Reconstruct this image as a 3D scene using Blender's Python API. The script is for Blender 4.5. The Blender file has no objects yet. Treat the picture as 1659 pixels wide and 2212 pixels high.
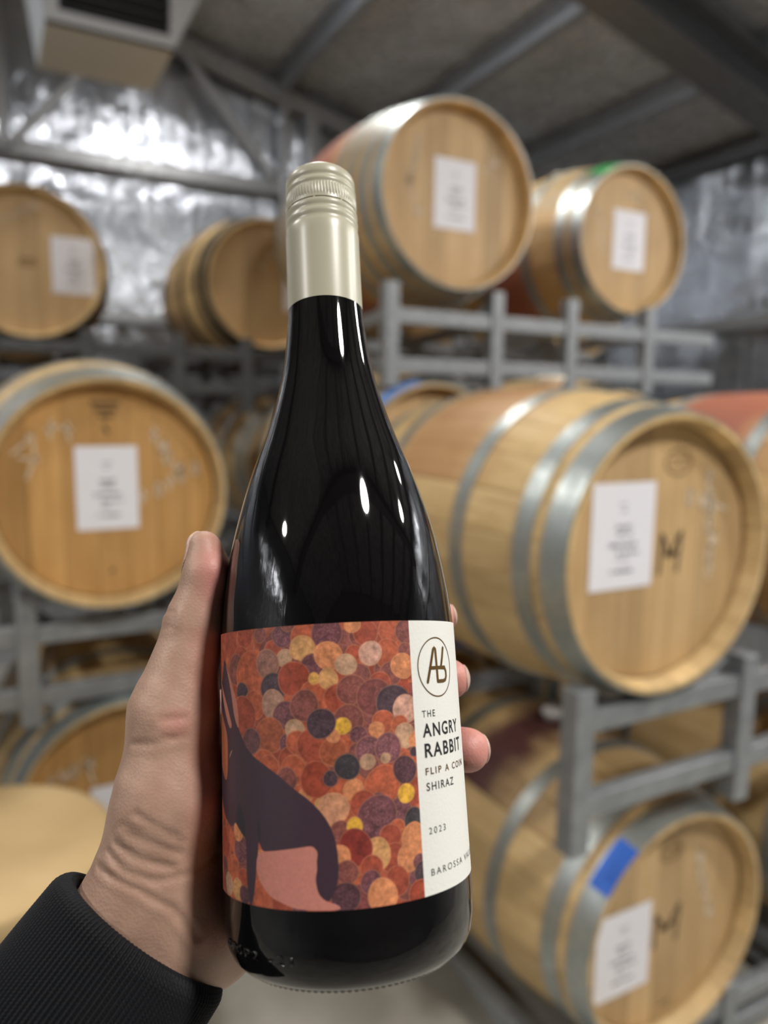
import bpy, bmesh, math, random
import numpy as np
from mathutils import Vector, Matrix

# ------------------------------------------------------------------ camera, world, lights, exposure
SC = bpy.context.scene
COL = SC.collection
EYE = 1.65                                   # camera height above the floor
PITCH, ROLL, YAW = 0.1356843537, 0.0121871004, 0.489687
FPX = 1600.0


def cam_axes():
    cy, sy = math.cos(YAW), math.sin(YAW)
    X = Vector((cy, -sy, 0)); F0 = Vector((sy, cy, 0)); Z = Vector((0, 0, 1))
    fwd = F0 * math.cos(PITCH) - Z * math.sin(PITCH)
    up = F0 * math.sin(PITCH) + Z * math.cos(PITCH)
    c, s = math.cos(ROLL), math.sin(ROLL)
    right = X * c + up * s
    up2 = -X * s + up * c
    return right, up2, fwd


cam_data = bpy.data.cameras.new('camera')
cam = bpy.data.objects.new('camera', cam_data)
COL.objects.link(cam)
r_, u_, f_ = cam_axes()
m = Matrix((r_, u_, -f_)).transposed().to_4x4()
m.translation = Vector((0, 0, EYE))
cam.matrix_world = m
cam_data.sensor_fit = 'HORIZONTAL'
cam_data.sensor_width = 36.0
cam_data.lens = 36.0 * FPX / 1659.0
cam_data.clip_start = 0.02
cam_data.dof.use_dof = True
cam_data.dof.focus_distance = 0.262
cam_data.dof.aperture_fstop = 7.6
SC.camera = cam

SC.view_settings.view_transform = 'Standard'
SC.view_settings.look = 'None'
SC.view_settings.gamma = 1.0
SC.view_settings.exposure = 1.36
SC.view_settings.use_curve_mapping = False

world = bpy.data.worlds.new('world')
SC.world = world
world.use_nodes = True
world.node_tree.nodes['Background'].inputs[0].default_value = (0.95, 0.97, 1.0, 1)
world.node_tree.nodes['Background'].inputs[1].default_value = 0.05

SC.cycles.max_bounces = 8
SC.cycles.diffuse_bounces = 4
SC.cycles.glossy_bounces = 4
SC.cycles.sample_clamp_indirect = 6.0
SC.cycles.caustics_reflective = False

# ceiling lamps, some of them added as unseen fill: (x, y, z of the lamp, power, colour)
LAMPS = [
    (0.92, -0.95, 3.70, 27, (1.0, 0.96, 0.90)),
    (1.22, 3.15, 3.92, 10, (1.0, 0.98, 0.95)),
    (3.30, 0.70, 3.25, 13, (1.0, 0.97, 0.92)),  # added fill for the right wall and the barrels near it
    (-1.60, 2.60, 4.05, 16, (1.0, 0.97, 0.92)),
    (-2.60, 0.60, 3.70, 20, (1.0, 0.97, 0.92)),  # added to brighten the left-hand barrels, no known lamp here
    (2.95, -0.30, 3.32, 18, (1.0, 0.97, 0.92)),  # added to lift the right-hand barrel heads, not a known fitting
]

rnd = random.Random(7)
PI = math.pi
R = math.radians

# ------------------------------------------------------------------ helpers


def tag(o, label=None, cat=None, group=None, kind=None):
    if label: o['label'] = label
    if cat: o['category'] = cat
    if group: o['group'] = group
    if kind: o['kind'] = kind
    return o


def empty(name, loc=(0, 0, 0), rotz=0.0, label=None, cat=None, group=None, parent=None):
    o = bpy.data.objects.new(name, None)
    COL.objects.link(o)
    o.empty_display_size = 0.05
    o.location = loc
    o.rotation_euler = (0, 0, rotz)
    if parent: o.parent = parent
    return tag(o, label, cat, group)


def mesh_obj(name, verts, faces, mat=None, parent=None, smooth=True, loc=None):
    me = bpy.data.meshes.new(name)
    me.from_pydata([tuple(v) for v in verts], [], [tuple(f) for f in faces])
    me.update()
    if smooth: me.polygons.foreach_set('use_smooth', [True] * len(me.polygons))
    if mat: me.materials.append(mat)
    o = bpy.data.objects.new(name, me)
    COL.objects.link(o)
    if parent: o.parent = parent
    if loc is not None: o.location = loc
    return o


def bm_obj(name, bm, mat=None, parent=None, smooth=False, loc=None):
    me = bpy.data.meshes.new(name)
    bm.normal_update()
    bm.to_mesh(me); bm.free()
    if smooth: me.polygons.foreach_set('use_smooth', [True] * len(me.polygons))
    if mat: me.materials.append(mat)
    o = bpy.data.objects.new(name, me)
    COL.objects.link(o)
    if parent: o.parent = parent
    if loc is not None: o.location = loc
    return o


def share(name, me, parent, mat=None, loc=None, rot=None):
    o = bpy.data.objects.new(name, me)
    COL.objects.link(o)
    o.parent = parent
    if loc is not None: o.location = loc
    if rot is not None: o.rotation_euler = rot
    return o


def add_box(bm, c, s, rot=None, bevel=0.0):
    r = bmesh.ops.create_cube(bm, size=1.0)
    vs = r['verts']
    for v in vs:
        v.co = Vector((v.co.x * s[0], v.co.y * s[1], v.co.z * s[2]))
    if bevel > 0:
        es = list({e for v in vs for e in v.link_edges})
        q = bmesh.ops.bevel(bm, geom=es, offset=bevel, segments=2, affect='EDGES', profile=0.5)
        vs = list({v for f in q['faces'] for v in f.verts} | {v for v in vs if v.is_valid})
    M = Matrix.Translation(Vector(c)) @ (rot.to_4x4() if rot is not None else Matrix.Identity(4))
    bmesh.ops.transform(bm, matrix=M, verts=vs)
    return vs


def add_bar(bm, p, q, w, h, bevel=0.003, up=Vector((0, 0, 1))):
    p, q = Vector(p), Vector(q)
    d = (q - p); L = d.length; d.normalize()
    if abs(d.dot(up)) > 0.95: up = Vector((0, 1, 0))
    sx = d.cross(up).normalized(); sz = sx.cross(d).normalized()
    rot = Matrix((d, sx, sz)).transposed()
    return add_box(bm, (p + q) / 2, (L, w, h), rot, bevel)


def bar(name, p, q, w, h, mat, parent=None, bevel=0.003):
    bm = bmesh.new(); add_bar(bm, p, q, w, h, bevel)
    return bm_obj(name, bm, mat, parent)


def lathe(profile, n=64, axis='Y', mod=None, close=False):
    """profile: list of (t along axis, r). returns verts, faces."""
    vs, fs = [], []
    for i, (t, r) in enumerate(profile):
        for k in range(n):
            a = 2 * PI * k / n
            rr = r + (mod(i, k, a) if mod else 0.0)
            c, s = rr * math.cos(a), rr * math.sin(a)
            vs.append((c, t, s) if axis == 'Y' else (c, s, t))
    m_ = len(profile)
    for i in range(m_ - 1 + (1 if close else 0)):
        j = (i + 1) % m_
        for k in range(n):
            k2 = (k + 1) % n
            f = (i * n + k, i * n + k2, j * n + k2, j * n + k)
            fs.append(f if axis == 'Z' else f[::-1])
    return vs, fs


def fix_normals(o):
    bm = bmesh.new(); bm.from_mesh(o.data)
    bmesh.ops.recalc_face_normals(bm, faces=bm.faces)
    bm.to_mesh(o.data); bm.free()
    return o


# ------------------------------------------------------------------ materials


def nt(mat):
    return mat.node_tree.nodes, mat.node_tree.links


def new_mat(name, col=(0.5, 0.5, 0.5), rough=0.5, metal=0.0, **kw):
    mt = bpy.data.materials.new(name)
    mt.use_nodes = True
    b = mt.node_tree.nodes['Principled BSDF']
    b.inputs['Base Color'].default_value = (*col, 1)
    b.inputs['Roughness'].default_value = rough
    b.inputs['Metallic'].default_value = metal
    for k, v in kw.items():
        b.inputs[k.replace('_', ' ')].default_value = v
    return mt


def node(mt, typ, **kw):
    n = mt.node_tree.nodes.new(typ)
    for k, v in kw.items():
        if k.startswith('i_'):
            key = k[2:].replace('_', ' ')
            n.inputs[int(key) if key.isdigit() else key].default_value = v
        else:
            setattr(n, k, v)
    return n


def link(mt, a, b):
    mt.node_tree.links.new(a, b)


def coords(mt, scale=(1, 1, 1), src='Object', offset_random=False):
    tc = node(mt, 'ShaderNodeTexCoord')
    mp = node(mt, 'ShaderNodeMapping')
    mp.inputs['Scale'].default_value = scale
    link(mt, tc.outputs[src], mp.inputs['Vector'])
    if offset_random:
        oi = node(mt, 'ShaderNodeObjectInfo')
        mul = node(mt, 'ShaderNodeVectorMath', operation='SCALE')
        cmb = node(mt, 'ShaderNodeCombineXYZ')
        for k in range(3): link(mt, oi.outputs['Random'], cmb.inputs[k])
        link(mt, cmb.outputs[0], mul.inputs[0]); mul.inputs['Scale'].default_value = 37.0
        link(mt, mul.outputs[0], mp.inputs['Location'])
    return mp.outputs[0]


def ramp(mt, fac, stops, interp='LINEAR'):
    r = node(mt, 'ShaderNodeValToRGB')
    r.color_ramp.interpolation = interp
    el = r.color_ramp.elements
    while len(el) < len(stops): el.new(0.5)
    for e, (p, c) in zip(el, stops):
        e.position = p; e.color = (*c, 1) if len(c) == 3 else c
    link(mt, fac, r.inputs[0])
    return r.outputs[0]


def noise(mt, vec, scale, detail=4, rough=0.55, dist=0.0):
    n = node(mt, 'ShaderNodeTexNoise')
    n.inputs['Scale'].default_value = scale
    n.inputs['Detail'].default_value = detail
    n.inputs['Roughness'].default_value = rough
    n.inputs['Distortion'].default_value = dist
    link(mt, vec, n.inputs['Vector'])
    return n.outputs[0]


def mixc(mt, fac, a, b, mode='MIX'):
    n = node(mt, 'ShaderNodeMix', data_type='RGBA', blend_type=mode)
    for s, v in ((0, fac), (6, a), (7, b)):
        if hasattr(v, 'links'): link(mt, v, n.inputs[s])
        else: n.inputs[s].default_value = v if s == 0 else (*v, 1)
    return n.outputs[2]


def bump(mt, h, strength=0.3, dist=0.01, normal=None):
    n = node(mt, 'ShaderNodeBump')
    n.inputs['Strength'].default_value = strength
    n.inputs['Distance'].default_value = dist
    link(mt, h, n.inputs['Height'])
    if normal is not None: link(mt, normal, n.inputs['Normal'])
    return n.outputs[0]


def bsdf(mt):
    return mt.node_tree.nodes['Principled BSDF']


def oak(name, light, dark, axis='Y', stain=None, rough=0.55):
    """wood with grain along the axis; stain = (colour, half width about mid length, amount)"""
    mt = new_mat(name, light, rough)
    sc = {'Y': (22, 1.2, 22), 'Z': (22, 22, 1.2)}[axis]
    v = coords(mt, sc, offset_random=True)
    g = noise(mt, v, 3.0, 6, 0.6, 0.4)
    c = ramp(mt, g, [(0.3, dark), (0.62, light)])
    oi = node(mt, 'ShaderNodeObjectInfo')
    tone = ramp(mt, oi.outputs['Random'], [(0.0, (0.80, 0.78, 0.74)), (0.5, (0.98, 0.96, 0.93)), (1.0, (1.12, 1.1, 1.04))])
    c = mixc(mt, 1.0, c, tone, 'MULTIPLY')
    v2 = coords(mt, (1, 1, 1), offset_random=True)
    blot = noise(mt, v2, 5.0, 3)
    c = mixc(mt, 1.0, c, ramp(mt, blot, [(0.3, (0.86, 0.84, 0.80)), (0.65, (1, 1, 1))]), 'MULTIPLY')
    if stain:
        col, hw, amt = stain
        sep = node(mt, 'ShaderNodeSeparateXYZ'); tc = node(mt, 'ShaderNodeTexCoord')
        link(mt, tc.outputs['Object'], sep.inputs[0])
        a = node(mt, 'ShaderNodeMath', operation='SUBTRACT'); link(mt, sep.outputs[1], a.inputs[0]); a.inputs[1].default_value = 0.465
        b = node(mt, 'ShaderNodeMath', operation='ABSOLUTE'); link(mt, a.outputs[0], b.inputs[0])
        nn = noise(mt, v2, 9.0, 3)
        ms = node(mt, 'ShaderNodeMath', operation='MULTIPLY_ADD'); link(mt, nn, ms.inputs[0]); ms.inputs[1].default_value = 0.16
        link(mt, b.outputs[0], ms.inputs[2])
        f = ramp(mt, ms.outputs[0], [(hw * 0.6 + 0.06, (amt,) * 3), (hw + 0.12, (0, 0, 0))])
        c = mixc(mt, f, c, col)
    B = bsdf(mt)
    link(mt, c, B.inputs['Base Color'])
    link(mt, bump(mt, g, 0.25, 0.002), B.inputs['Normal'])
    return mt


MAT = {}
MAT['oak'] = oak('oak', (0.68, 0.45, 0.21), (0.52, 0.32, 0.125))
MAT['oak_body'] = oak('oak_body', (0.72, 0.535, 0.285), (0.57, 0.395, 0.19))
MAT['oak_gold'] = oak('oak_gold', (0.60, 0.34, 0.12), (0.46, 0.235, 0.07))
MAT['oak_warm'] = oak('oak_warm', (0.74, 0.54, 0.27), (0.58, 0.395, 0.17), stain=((0.42, 0.17, 0.07), 0.20, 0.6))
MAT['oak_red'] = oak('oak_red', (0.72, 0.50, 0.25), (0.56, 0.36, 0.15), stain=((0.33, 0.055, 0.055), 0.20, 0.75))
MAT['oak_purple'] = oak('oak_purple', (0.68, 0.49, 0.26), (0.54, 0.36, 0.16), stain=((0.07, 0.014, 0.022), 0.10, 0.95))
MAT['oak_head'] = oak('oak_head', (0.66, 0.465, 0.25), (0.56, 0.37, 0.185), axis='Z')
MAT['oak_head_gold'] = oak('oak_head_gold', (0.66, 0.385, 0.145), (0.55, 0.30, 0.095), axis='Z')


def mat_galv(name, col, rough, metal=0.85):
    mt = new_mat(name, col, rough, metal)
    v = coords(mt, offset_random=True)
    n1 = noise(mt, v, 30, 4)
    c = mixc(mt, 1.0, ramp(mt, n1, [(0.3, tuple(x * 0.75 for x in col)), (0.7, col)]), (1, 1, 1), 'MULTIPLY')
    link(mt, c, bsdf(mt).inputs['Base Color'])
    link(mt, ramp(mt, n1, [(0.2, (rough * 1.2,) * 3), (0.8, (rough * 0.8,) * 3)]), bsdf(mt).inputs['Roughness'])
    link(mt, bump(mt, noise(mt, v, 140, 2), 0.08, 0.001), bsdf(mt).inputs['Normal'])
    return mt


MAT['hoop'] = mat_galv('galvanised_hoop', (0.47, 0.51, 0.50), 0.42)
MAT['hoop_dark'] = mat_galv('dark_hoop', (0.016, 0.015, 0.014), 0.85, 0.0)
MAT['rack'] = mat_galv('galvanised_rack', (0.34, 0.36, 0.38), 0.5, 0.5)
MAT['rack_shaded'] = mat_galv('silhouette_rack', (0.13, 0.135, 0.14), 0.6, 0.3)  # rack metal darkened for backlit third-row silhouettes, shade put into the colour
MAT['steel'] = mat_galv('structural_steel', (0.50, 0.51, 0.52), 0.42, 0.7)
MAT['steel_dark'] = mat_galv('rafter_steel', (0.24, 0.25, 0.27), 0.5, 0.5)
MAT['purlin'] = mat_galv('purlin_steel', (0.46, 0.50, 0.56), 0.42, 0.35)
MAT['bung'] = new_mat('cream_silicone', (0.85, 0.80, 0.68), 0.5)
MAT['bung_white'] = new_mat('white_silicone', (0.80, 0.80, 0.80), 0.45)
MAT['chalk'] = new_mat('chalk', (0.76, 0.64, 0.50), 0.95)
MAT['stencil'] = new_mat('burnt_brand', (0.085, 0.055, 0.025), 0.8)
MAT['stencil_faint'] = new_mat('faint_brand', (0.30, 0.185, 0.075), 0.8)
MAT['ink'] = new_mat('printer_ink', (0.22, 0.21, 0.23), 0.7)
MAT['paper'] = new_mat('white_paper', (0.90, 0.90, 0.97), 0.6)
MAT['tape_blue'] = new_mat('blue_masking_tape', (0.03, 0.14, 0.62), 0.55)
MAT['tape_blue_pale'] = new_mat('pale_blue_masking_tape', (0.17, 0.33, 0.72), 0.55)
MAT['tape_green'] = new_mat('green_tape', (0.05, 0.40, 0.10), 0.5)
MAT['dark'] = new_mat('dark_void', (0.02, 0.017, 0.014), 0.8)


def mat_foil(name, base, rough, stretch, strength, dist, metal):
    mt = new_mat(name, base, rough, metal)
    v = coords(mt, stretch)
    n1 = noise(mt, v, 6.0, 5, 0.6, 0.8)
    v2 = coords(mt, (1, 1, 1))
    n2 = noise(mt, v2, 3.0, 4, 0.55, 0.4)
    B = bsdf(mt)
    link(mt, ramp(mt, n2, [(0.3, tuple(x * 0.80 for x in base)), (0.7, base)]), B.inputs['Base Color'])
    link(mt, ramp(mt, n1, [(0.25, (rough * 0.75,) * 3), (0.75, (rough * 1.3,) * 3)]), B.inputs['Roughness'])
    b1 = bump(mt, n2, strength * 0.8, dist * 2)
    link(mt, bump(mt, n1, strength, dist, b1), B.inputs['Normal'])
    return mt


MAT['foil_wall'] = mat_foil('wall_foil', (0.70, 0.74, 0.81), 0.17, (2.6, 2.6, 0.30), 0.45, 0.035, 0.88)
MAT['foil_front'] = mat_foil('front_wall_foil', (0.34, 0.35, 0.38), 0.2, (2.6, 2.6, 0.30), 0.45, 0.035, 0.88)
MAT['foil_roof'] = mat_foil('roof_foil', (0.84, 0.87, 0.91), 0.27, (1.2, 0.8, 1.2), 0.8, 0.04, 0.38)

mt = new_mat('concrete', (0.36, 0.34, 0.30), 0.45)
v = coords(mt)
n1 = noise(mt, v, 1.7, 5); n2 = noise(mt, v, 30, 3)
link(mt, mixc(mt, 1.0, ramp(mt, n1, [(0.3, (0.40, 0.38, 0.33)), (0.7, (0.58, 0.56, 0.50))]), ramp(mt, n2, [(0.3, (0.9, 0.9, 0.9)), (0.7, (1, 1, 1))]), 'MULTIPLY'), bsdf(mt).inputs['Base Color'])
link(mt, bump(mt, n2, 0.1, 0.002), bsdf(mt).inputs['Normal'])
MAT['concrete'] = mt
MAT['vent_white'] = new_mat('duct_box_paint', (0.60, 0.64, 0.70), 0.5)
MAT['vent_dark'] = new_mat('duct_louvre_grey', (0.07, 0.08, 0.10), 0.45)
mt = new_mat('cardboard', (0.55, 0.38, 0.19), 0.8)
v = coords(mt)
link(mt, ramp(mt, noise(mt, v, 9, 4), [(0.3, (0.58, 0.41, 0.20)), (0.7, (0.66, 0.475, 0.245))]), bsdf(mt).inputs['Base Color'])
MAT['cardboard'] = mt
MAT['lamp_body'] = new_mat('lamp_housing', (0.25, 0.25, 0.26), 0.4, 0.5)
mt = new_mat('lamp_diffuser', (1, 1, 1), 0.5)
bsdf(mt).inputs['Emission Color'].default_value = (1, 0.97, 0.92, 1)
bsdf(mt).inputs['Emission Strength'].default_value = 9.0
MAT['diffuser'] = mt
MAT['bottle_glass'] = new_mat('dark_wine_filled_glass', (0.0035, 0.0030, 0.0035), 0.035, 0.0, IOR=1.52, Coat_Weight=0.0)
MAT['cap'] = new_mat('cream_cap_enamel', (0.50, 0.475, 0.365), 0.33)
MAT['label_white'] = None

# ------------------------------------------------------------------ room shell (x across the racks, y into the room, z up)
YW, XW = 5.20, 4.23          # back wall and right wall
XL, YF = -3.6, -3.6          # left wall and wall behind the camera


def roof_z(x):
    return EYE + 2.673 - 0.2453 * max(x, -1.2) + (0.2453 * (x + 1.2) if x < -1.2 else 0)


def slab(name, verts, faces, mat):
    o = mesh_obj(name, verts, faces, mat, smooth=False)
    o['kind'] = 'structure'
    return o


def wall_box(name, lo, hi, mat):
    bm = bmesh.new()
    c = [(a + b) / 2 for a, b in zip(lo, hi)]; s = [b - a for a, b in zip(lo, hi)]
    add_box(bm, c, s)
    o = bm_obj(name, bm, mat)
    o['kind'] = 'structure'
    return o


floor = wall_box('floor', (XL - .1, YF - .1, -0.12), (XW + .1, YW + .1, 0.0), MAT['concrete'])
# wall_back as a gable slab
Wv = []
for y in (YW + 0.03, YW + 0.13):
    for x, z in ((XL, 0), (XW, 0), (XW, roof_z(XW)), (-1.2, roof_z(-1.2)), (XL, roof_z(XL))):
        Wv.append((x, y, z))
Wf = [(0, 1, 2, 3, 4), (9, 8, 7, 6, 5)] + [(i, i + 5, (i + 1) % 5 + 5, (i + 1) % 5) for i in range(5)]
wall_back = slab('wall_back', Wv, Wf, MAT['steel_dark'])
Wv2 = [(x, y - (YW + .03) + YF - .13, z) for x, y, z in Wv]
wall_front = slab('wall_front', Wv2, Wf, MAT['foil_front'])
wall_right = wall_box('wall_right', (XW + 0.03, YF, 0), (XW + 0.13, YW + .13, roof_z(XW) + 0.05), MAT['steel_dark'])
wall_left = wall_box('wall_left', (XL - 0.13, YF, 0), (XL - 0.03, YW + .13, roof_z(XL) + 0.05), MAT['foil_wall'])
Cv = []
for y in (YF - .1, YW + .13):
    for x in (XL - .1, -1.2, XW + .1):
        Cv.append((x, y, roof_z(x) + 0.06)); Cv.append((x, y, roof_z(x) + 0.14))
Cf = [(0, 2, 8, 6), (2, 4, 10, 8), (1, 7, 9, 3), (3, 9, 11, 5), (0, 1, 3, 2), (2, 3, 5, 4), (6, 8, 9, 7), (8, 10, 11, 9), (0, 6, 7, 1), (4, 5, 11, 10)]
ceiling = slab('ceiling', Cv, Cf, MAT['steel_dark'])


def wob(a, b, seed, amp):
    r = random.Random(seed)
    s = 0.0
    for k in range(5):
        fa, fb, ph = r.uniform(1.5, 9), r.uniform(0.8, 5), r.uniform(0, 6.28)
        s += math.sin(fa * a + fb * b + ph) / (1 + k * 0.6)
    return amp * s / 2.2


def foil_sheet(parent, fn, na, nb, a0, a1, b0, b1, mat, seed, amp):
    vs, fs = [], []
    for i in range(na + 1):
        for j in range(nb + 1):
            a = a0 + (a1 - a0) * i / na; b = b0 + (b1 - b0) * j / nb
            edge = min(i, na - i, 3) / 3.0
            vs.append(fn(a, b, edge * wob(a, b, seed, amp)))
    for i in range(na):
        for j in range(nb):
            p = i * (nb + 1) + j
            fs.append((p, p + nb + 1, p + nb + 2, p + 1))
    return mesh_obj('foil_sheet', vs, fs, mat, parent)


# back wall foil: vertical sheets butted with a slight lap
xs = [XL, -2.4, -1.3, -0.35, 0.75, 1.85, 2.95, XW]
for k in range(len(xs) - 1):
    foil_sheet(wall_back, lambda a, b, d, k=k: (a, YW - d - (0.006 if k % 2 else 0), b * roof_z(a)), 26, 30, xs[k] - .01, xs[k + 1] + .01, 0.0, 1.0, MAT['foil_wall'], 31 + k, 0.016)
ys = [YF, -2.3, -1.1, 0.1, 1.3, 2.5, 3.7, YW]
for k in range(len(ys) - 1):
    foil_sheet(wall_right, lambda a, b, d, k=k: (XW - d - (0.006 if k % 2 else 0), a, b), 22, 26, ys[k] - .01, ys[k + 1] + .01, 0.0, roof_z(XW), MAT['foil_wall'], 51 + k, 0.016)
for k in range(len(xs) - 1):
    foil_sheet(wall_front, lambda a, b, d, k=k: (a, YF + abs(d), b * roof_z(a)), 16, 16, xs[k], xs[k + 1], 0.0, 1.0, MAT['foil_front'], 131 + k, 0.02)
for k in range(len(ys) - 1):
    foil_sheet(wall_left, lambda a, b, d, k=k: (XL + abs(d), a, b), 16, 16, ys[k], ys[k + 1], 0.0, roof_z(XL), MAT['foil_wall'], 151 + k, 0.02)
px_ = [-1.2, -0.55, 0.25, 1.06, 1.86, 2.65, 3.48, XW]
for k in range(len(px_) - 1):
    foil_sheet(ceiling, lambda a, b, d, k=k: (a, b, roof_z(a) + 0.035 - abs(d)), 16, 60, px_[k], px_[k + 1], YF, YW, MAT['foil_roof'], 71 + k, 0.022)
foil_sheet(ceiling, lambda a, b, d: (a, b, roof_z(a) + 0.035 - abs(d)), 20, 40, XL, -1.2, YF, YW, MAT['foil_roof'], 90, 0.02)


def steel(name, p, q, w, h, mat=None, bevel=0.004):
    o = bar(name, p, q, w, h, mat or MAT['steel'], None, bevel)
    o['kind'] = 'structure'
    return o


# purlins run into the room, hung just below the foil
for x in (-0.55, 0.25, 1.06, 1.86, 2.65, 3.48):
    bm = bmesh.new()
    z = roof_z(x)
    add_bar(bm, (x, YF, z - 0.035), (x, YW - .03, z - 0.035), 0.012, 0.10, 0.002)
    add_bar(bm, (x + 0.022, YF, z - 0.085), (x + 0.022, YW - .03, z - 0.085), 0.055, 0.008, 0.001)
    add_bar(bm, (x - 0.022, YF, z + 0.012), (x - 0.022, YW - .03, z + 0.012), 0.055, 0.008, 0.001)
    o = bm_obj('trim_1', bm, MAT['purlin']); o.name = 'purlin'; tag(o, kind='structure')
# portal rafter crossing the purlins near the camera
for y in (2.63, -0.9):
    bm = bmesh.new()
    for (x0, x1) in ((-1.2, XW), (-1.2, XL)):
        for dz, w, h in ((-0.10, 0.20, 0.012), (-0.30, 0.20, 0.012), (-0.20, 0.012, 0.20)):
            add_bar(bm, (x0, y, roof_z(x0) + dz), (x1, y, roof_z(x1) + dz), w, h, 0.002)
    tag(bm_obj('portal_rafter', bm, MAT['steel_dark']), kind='structure')
# eave and gable-wall steelwork
steel('eave_beam', (XW - .06, YF, EYE + 1.60), (XW - .06, YW - .03, EYE + 1.60), 0.10, 0.07, MAT['steel_dark'])
steel('wall_girt', (XW - .05, YF, EYE + 0.565), (XW - .05, YW - .03, EYE + 0.565), 0.09, 0.075)
steel('wall_girt', (XL, YW - .055, EYE + 1.52), (XW, YW - .055, EYE + 1.52), 0.09, 0.085)
steel('wall_girt', (XL, YW - .055, EYE + 0.576), (XW, YW - .055, EYE + 0.576), 0.09, 0.07)
steel('gable_rafter', (-1.2, YW - .10, roof_z(-1.2) - 0.09), (XW, YW - .10, roof_z(XW) - 0.09), 0.09, 0.10)
steel('gable_column', (1.905, YW - .10, 0), (1.905, YW - .10, roof_z(1.9) - .1), 0.05, 0.05)
steel('gable_column', (2.10, YW - .12, 0), (2.10, YW - .12, roof_z(2.1) - .1), 0.08, 0.10)
steel('gable_column', (0.17, YW - .11, EYE + 1.5), (0.17, YW - .11, roof_z(0.17) - .1), 0.05, 0.05)
steel('wall_brace', (1.19, YW - .12, EYE + 2.28), (1.84, YW - .12, EYE + 1.55), 0.02, 0.055)
steel('wall_brace', (0.66, YW - .12, EYE + 2.05), (0.21, YW - .12, EYE + 1.53), 0.02, 0.05)

# ------------------------------------------------------------------ barrels
BL, RH, RB = 0.93, 0.284, 0.345            # length, head radius, bilge radius


def br(y):
    return RB - (RB - RH) * ((y - BL / 2) / (BL / 2)) ** 2


NST = 24


def stave_mesh(mat):
    vs, fs = [], []
    half = PI / NST - 0.0022
    ysamp = [0.0, 0.012, 0.035, 0.09, 0.17, 0.26, 0.36, 0.465, 0.57, 0.67, 0.76, 0.84, 0.895, 0.918, 0.93]
    for y in ysamp:
        ro = br(y)
        e = min(y, BL - y)
        ri = ro - (0.009 + 0.019 * min(1.0, e / 0.035))
        for a, dr in ((-half, -0.0012), (-half * 0.8, 0), (0, 0), (half * 0.8, 0), (half, -0.0012)):
            vs.append(((ro + dr) * math.sin(a), y, (ro + dr) * math.cos(a)))
        for a in (half, 0, -half):
            vs.append((ri * math.sin(a), y, ri * math.cos(a)))
    n = 8
    for i in range(len(ysamp) - 1):
        for k in range(n):
            k2 = (k + 1) % n
            fs.append((i * n + k, i * n + k2, (i + 1) * n + k2, (i + 1) * n + k))
    fs.append(tuple(range(n))[::-1]); e = (len(ysamp) - 1) * n
    fs.append(tuple(e + k for k in range(n)))
    me = bpy.data.meshes.new('stave')
    me.from_pydata(vs, [], fs); me.update()
    bm = bmesh.new(); bm.from_mesh(me); bmesh.ops.recalc_face_normals(bm, faces=bm.faces); bm.to_mesh(me); bm.free()
    me.materials.append(mat)
    return me


STAVE = {k: stave_mesh(MAT[k]) for k in ('oak_body', 'oak_gold', 'oak_warm', 'oak_red', 'oak_purple')}
HY, HR = 0.046, 0.2635


def board_meshes(mat):
    out = []
    cuts = [-HR, -0.185, -0.105, -0.03, 0.048, 0.118, 0.196, HR]
    for k in range(7):
        x0, x1 = cuts[k] + 0.0006, cuts[k + 1] - 0.0006
        x0 = max(x0, -HR + .001); x1 = min(x1, HR - .001)
        n = 6
        top = [(x0 + (x1 - x0) * i / n) for i in range(n + 1)]
        ring = [(x, math.sqrt(HR ** 2 - x * x)) for x in top] + [(x, -math.sqrt(HR ** 2 - x * x)) for x in reversed(top)]
        vs = [(x, HY, z) for x, z in ring] + [(x, HY + 0.018, z) for x, z in ring]
        L = len(ring)
        fs = [tuple(range(L)), tuple(range(2 * L - 1, L - 1, -1))] + [(i, i + L, (i + 1) % L + L, (i + 1) % L) for i in range(L)]
        me = bpy.data.meshes.new('head_board'); me.from_pydata(vs, [], fs); me.update()
        bm = bmesh.new(); bm.from_mesh(me); bmesh.ops.recalc_face_normals(bm, faces=bm.faces)
        bm.to_mesh(me); bm.free()
        me.materials.append(mat)
        out.append(me)
    return out


BOARDS = {k: board_meshes(MAT[k]) for k in ('oak_head', 'oak_head_gold')}
_hoops = {}


def hoop_mesh(y0, w, mat, rivet):
    key = (y0, w, mat.name, rivet)
    if key in _hoops: return _hoops[key]
    prof = [(y0, br(y0) - 0.001), (y0, br(y0) + 0.0030), (y0 + w, br(y0 + w) + 0.0030), (y0 + w, br(y0 + w) - 0.001)]
    vs, fs = lathe(prof, 96, 'Y', close=True)
    bm = bmesh.new()
    bv = [bm.verts.new(v) for v in vs]
    for f in fs: bm.faces.new([bv[i] for i in f])
    for k in (-1, 1):
        a = R(rivet) + k * 0.055
        y = y0 + w / 2; r = br(y) + 0.003
        mtx = Matrix.Translation((r * math.cos(a), y, r * math.sin(a)))
        bmesh.ops.create_icosphere(bm, subdivisions=1, radius=0.006, matrix=mtx)
    bmesh.ops.recalc_face_normals(bm, faces=bm.faces)
    me = bpy.data.meshes.new('hoop'); bm.to_mesh(me); bm.free()
    me.polygons.foreach_set('use_smooth', [len(p.vertices) == 3 for p in me.polygons])
    me.materials.append(mat)
    _hoops[key] = me
    return me


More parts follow.
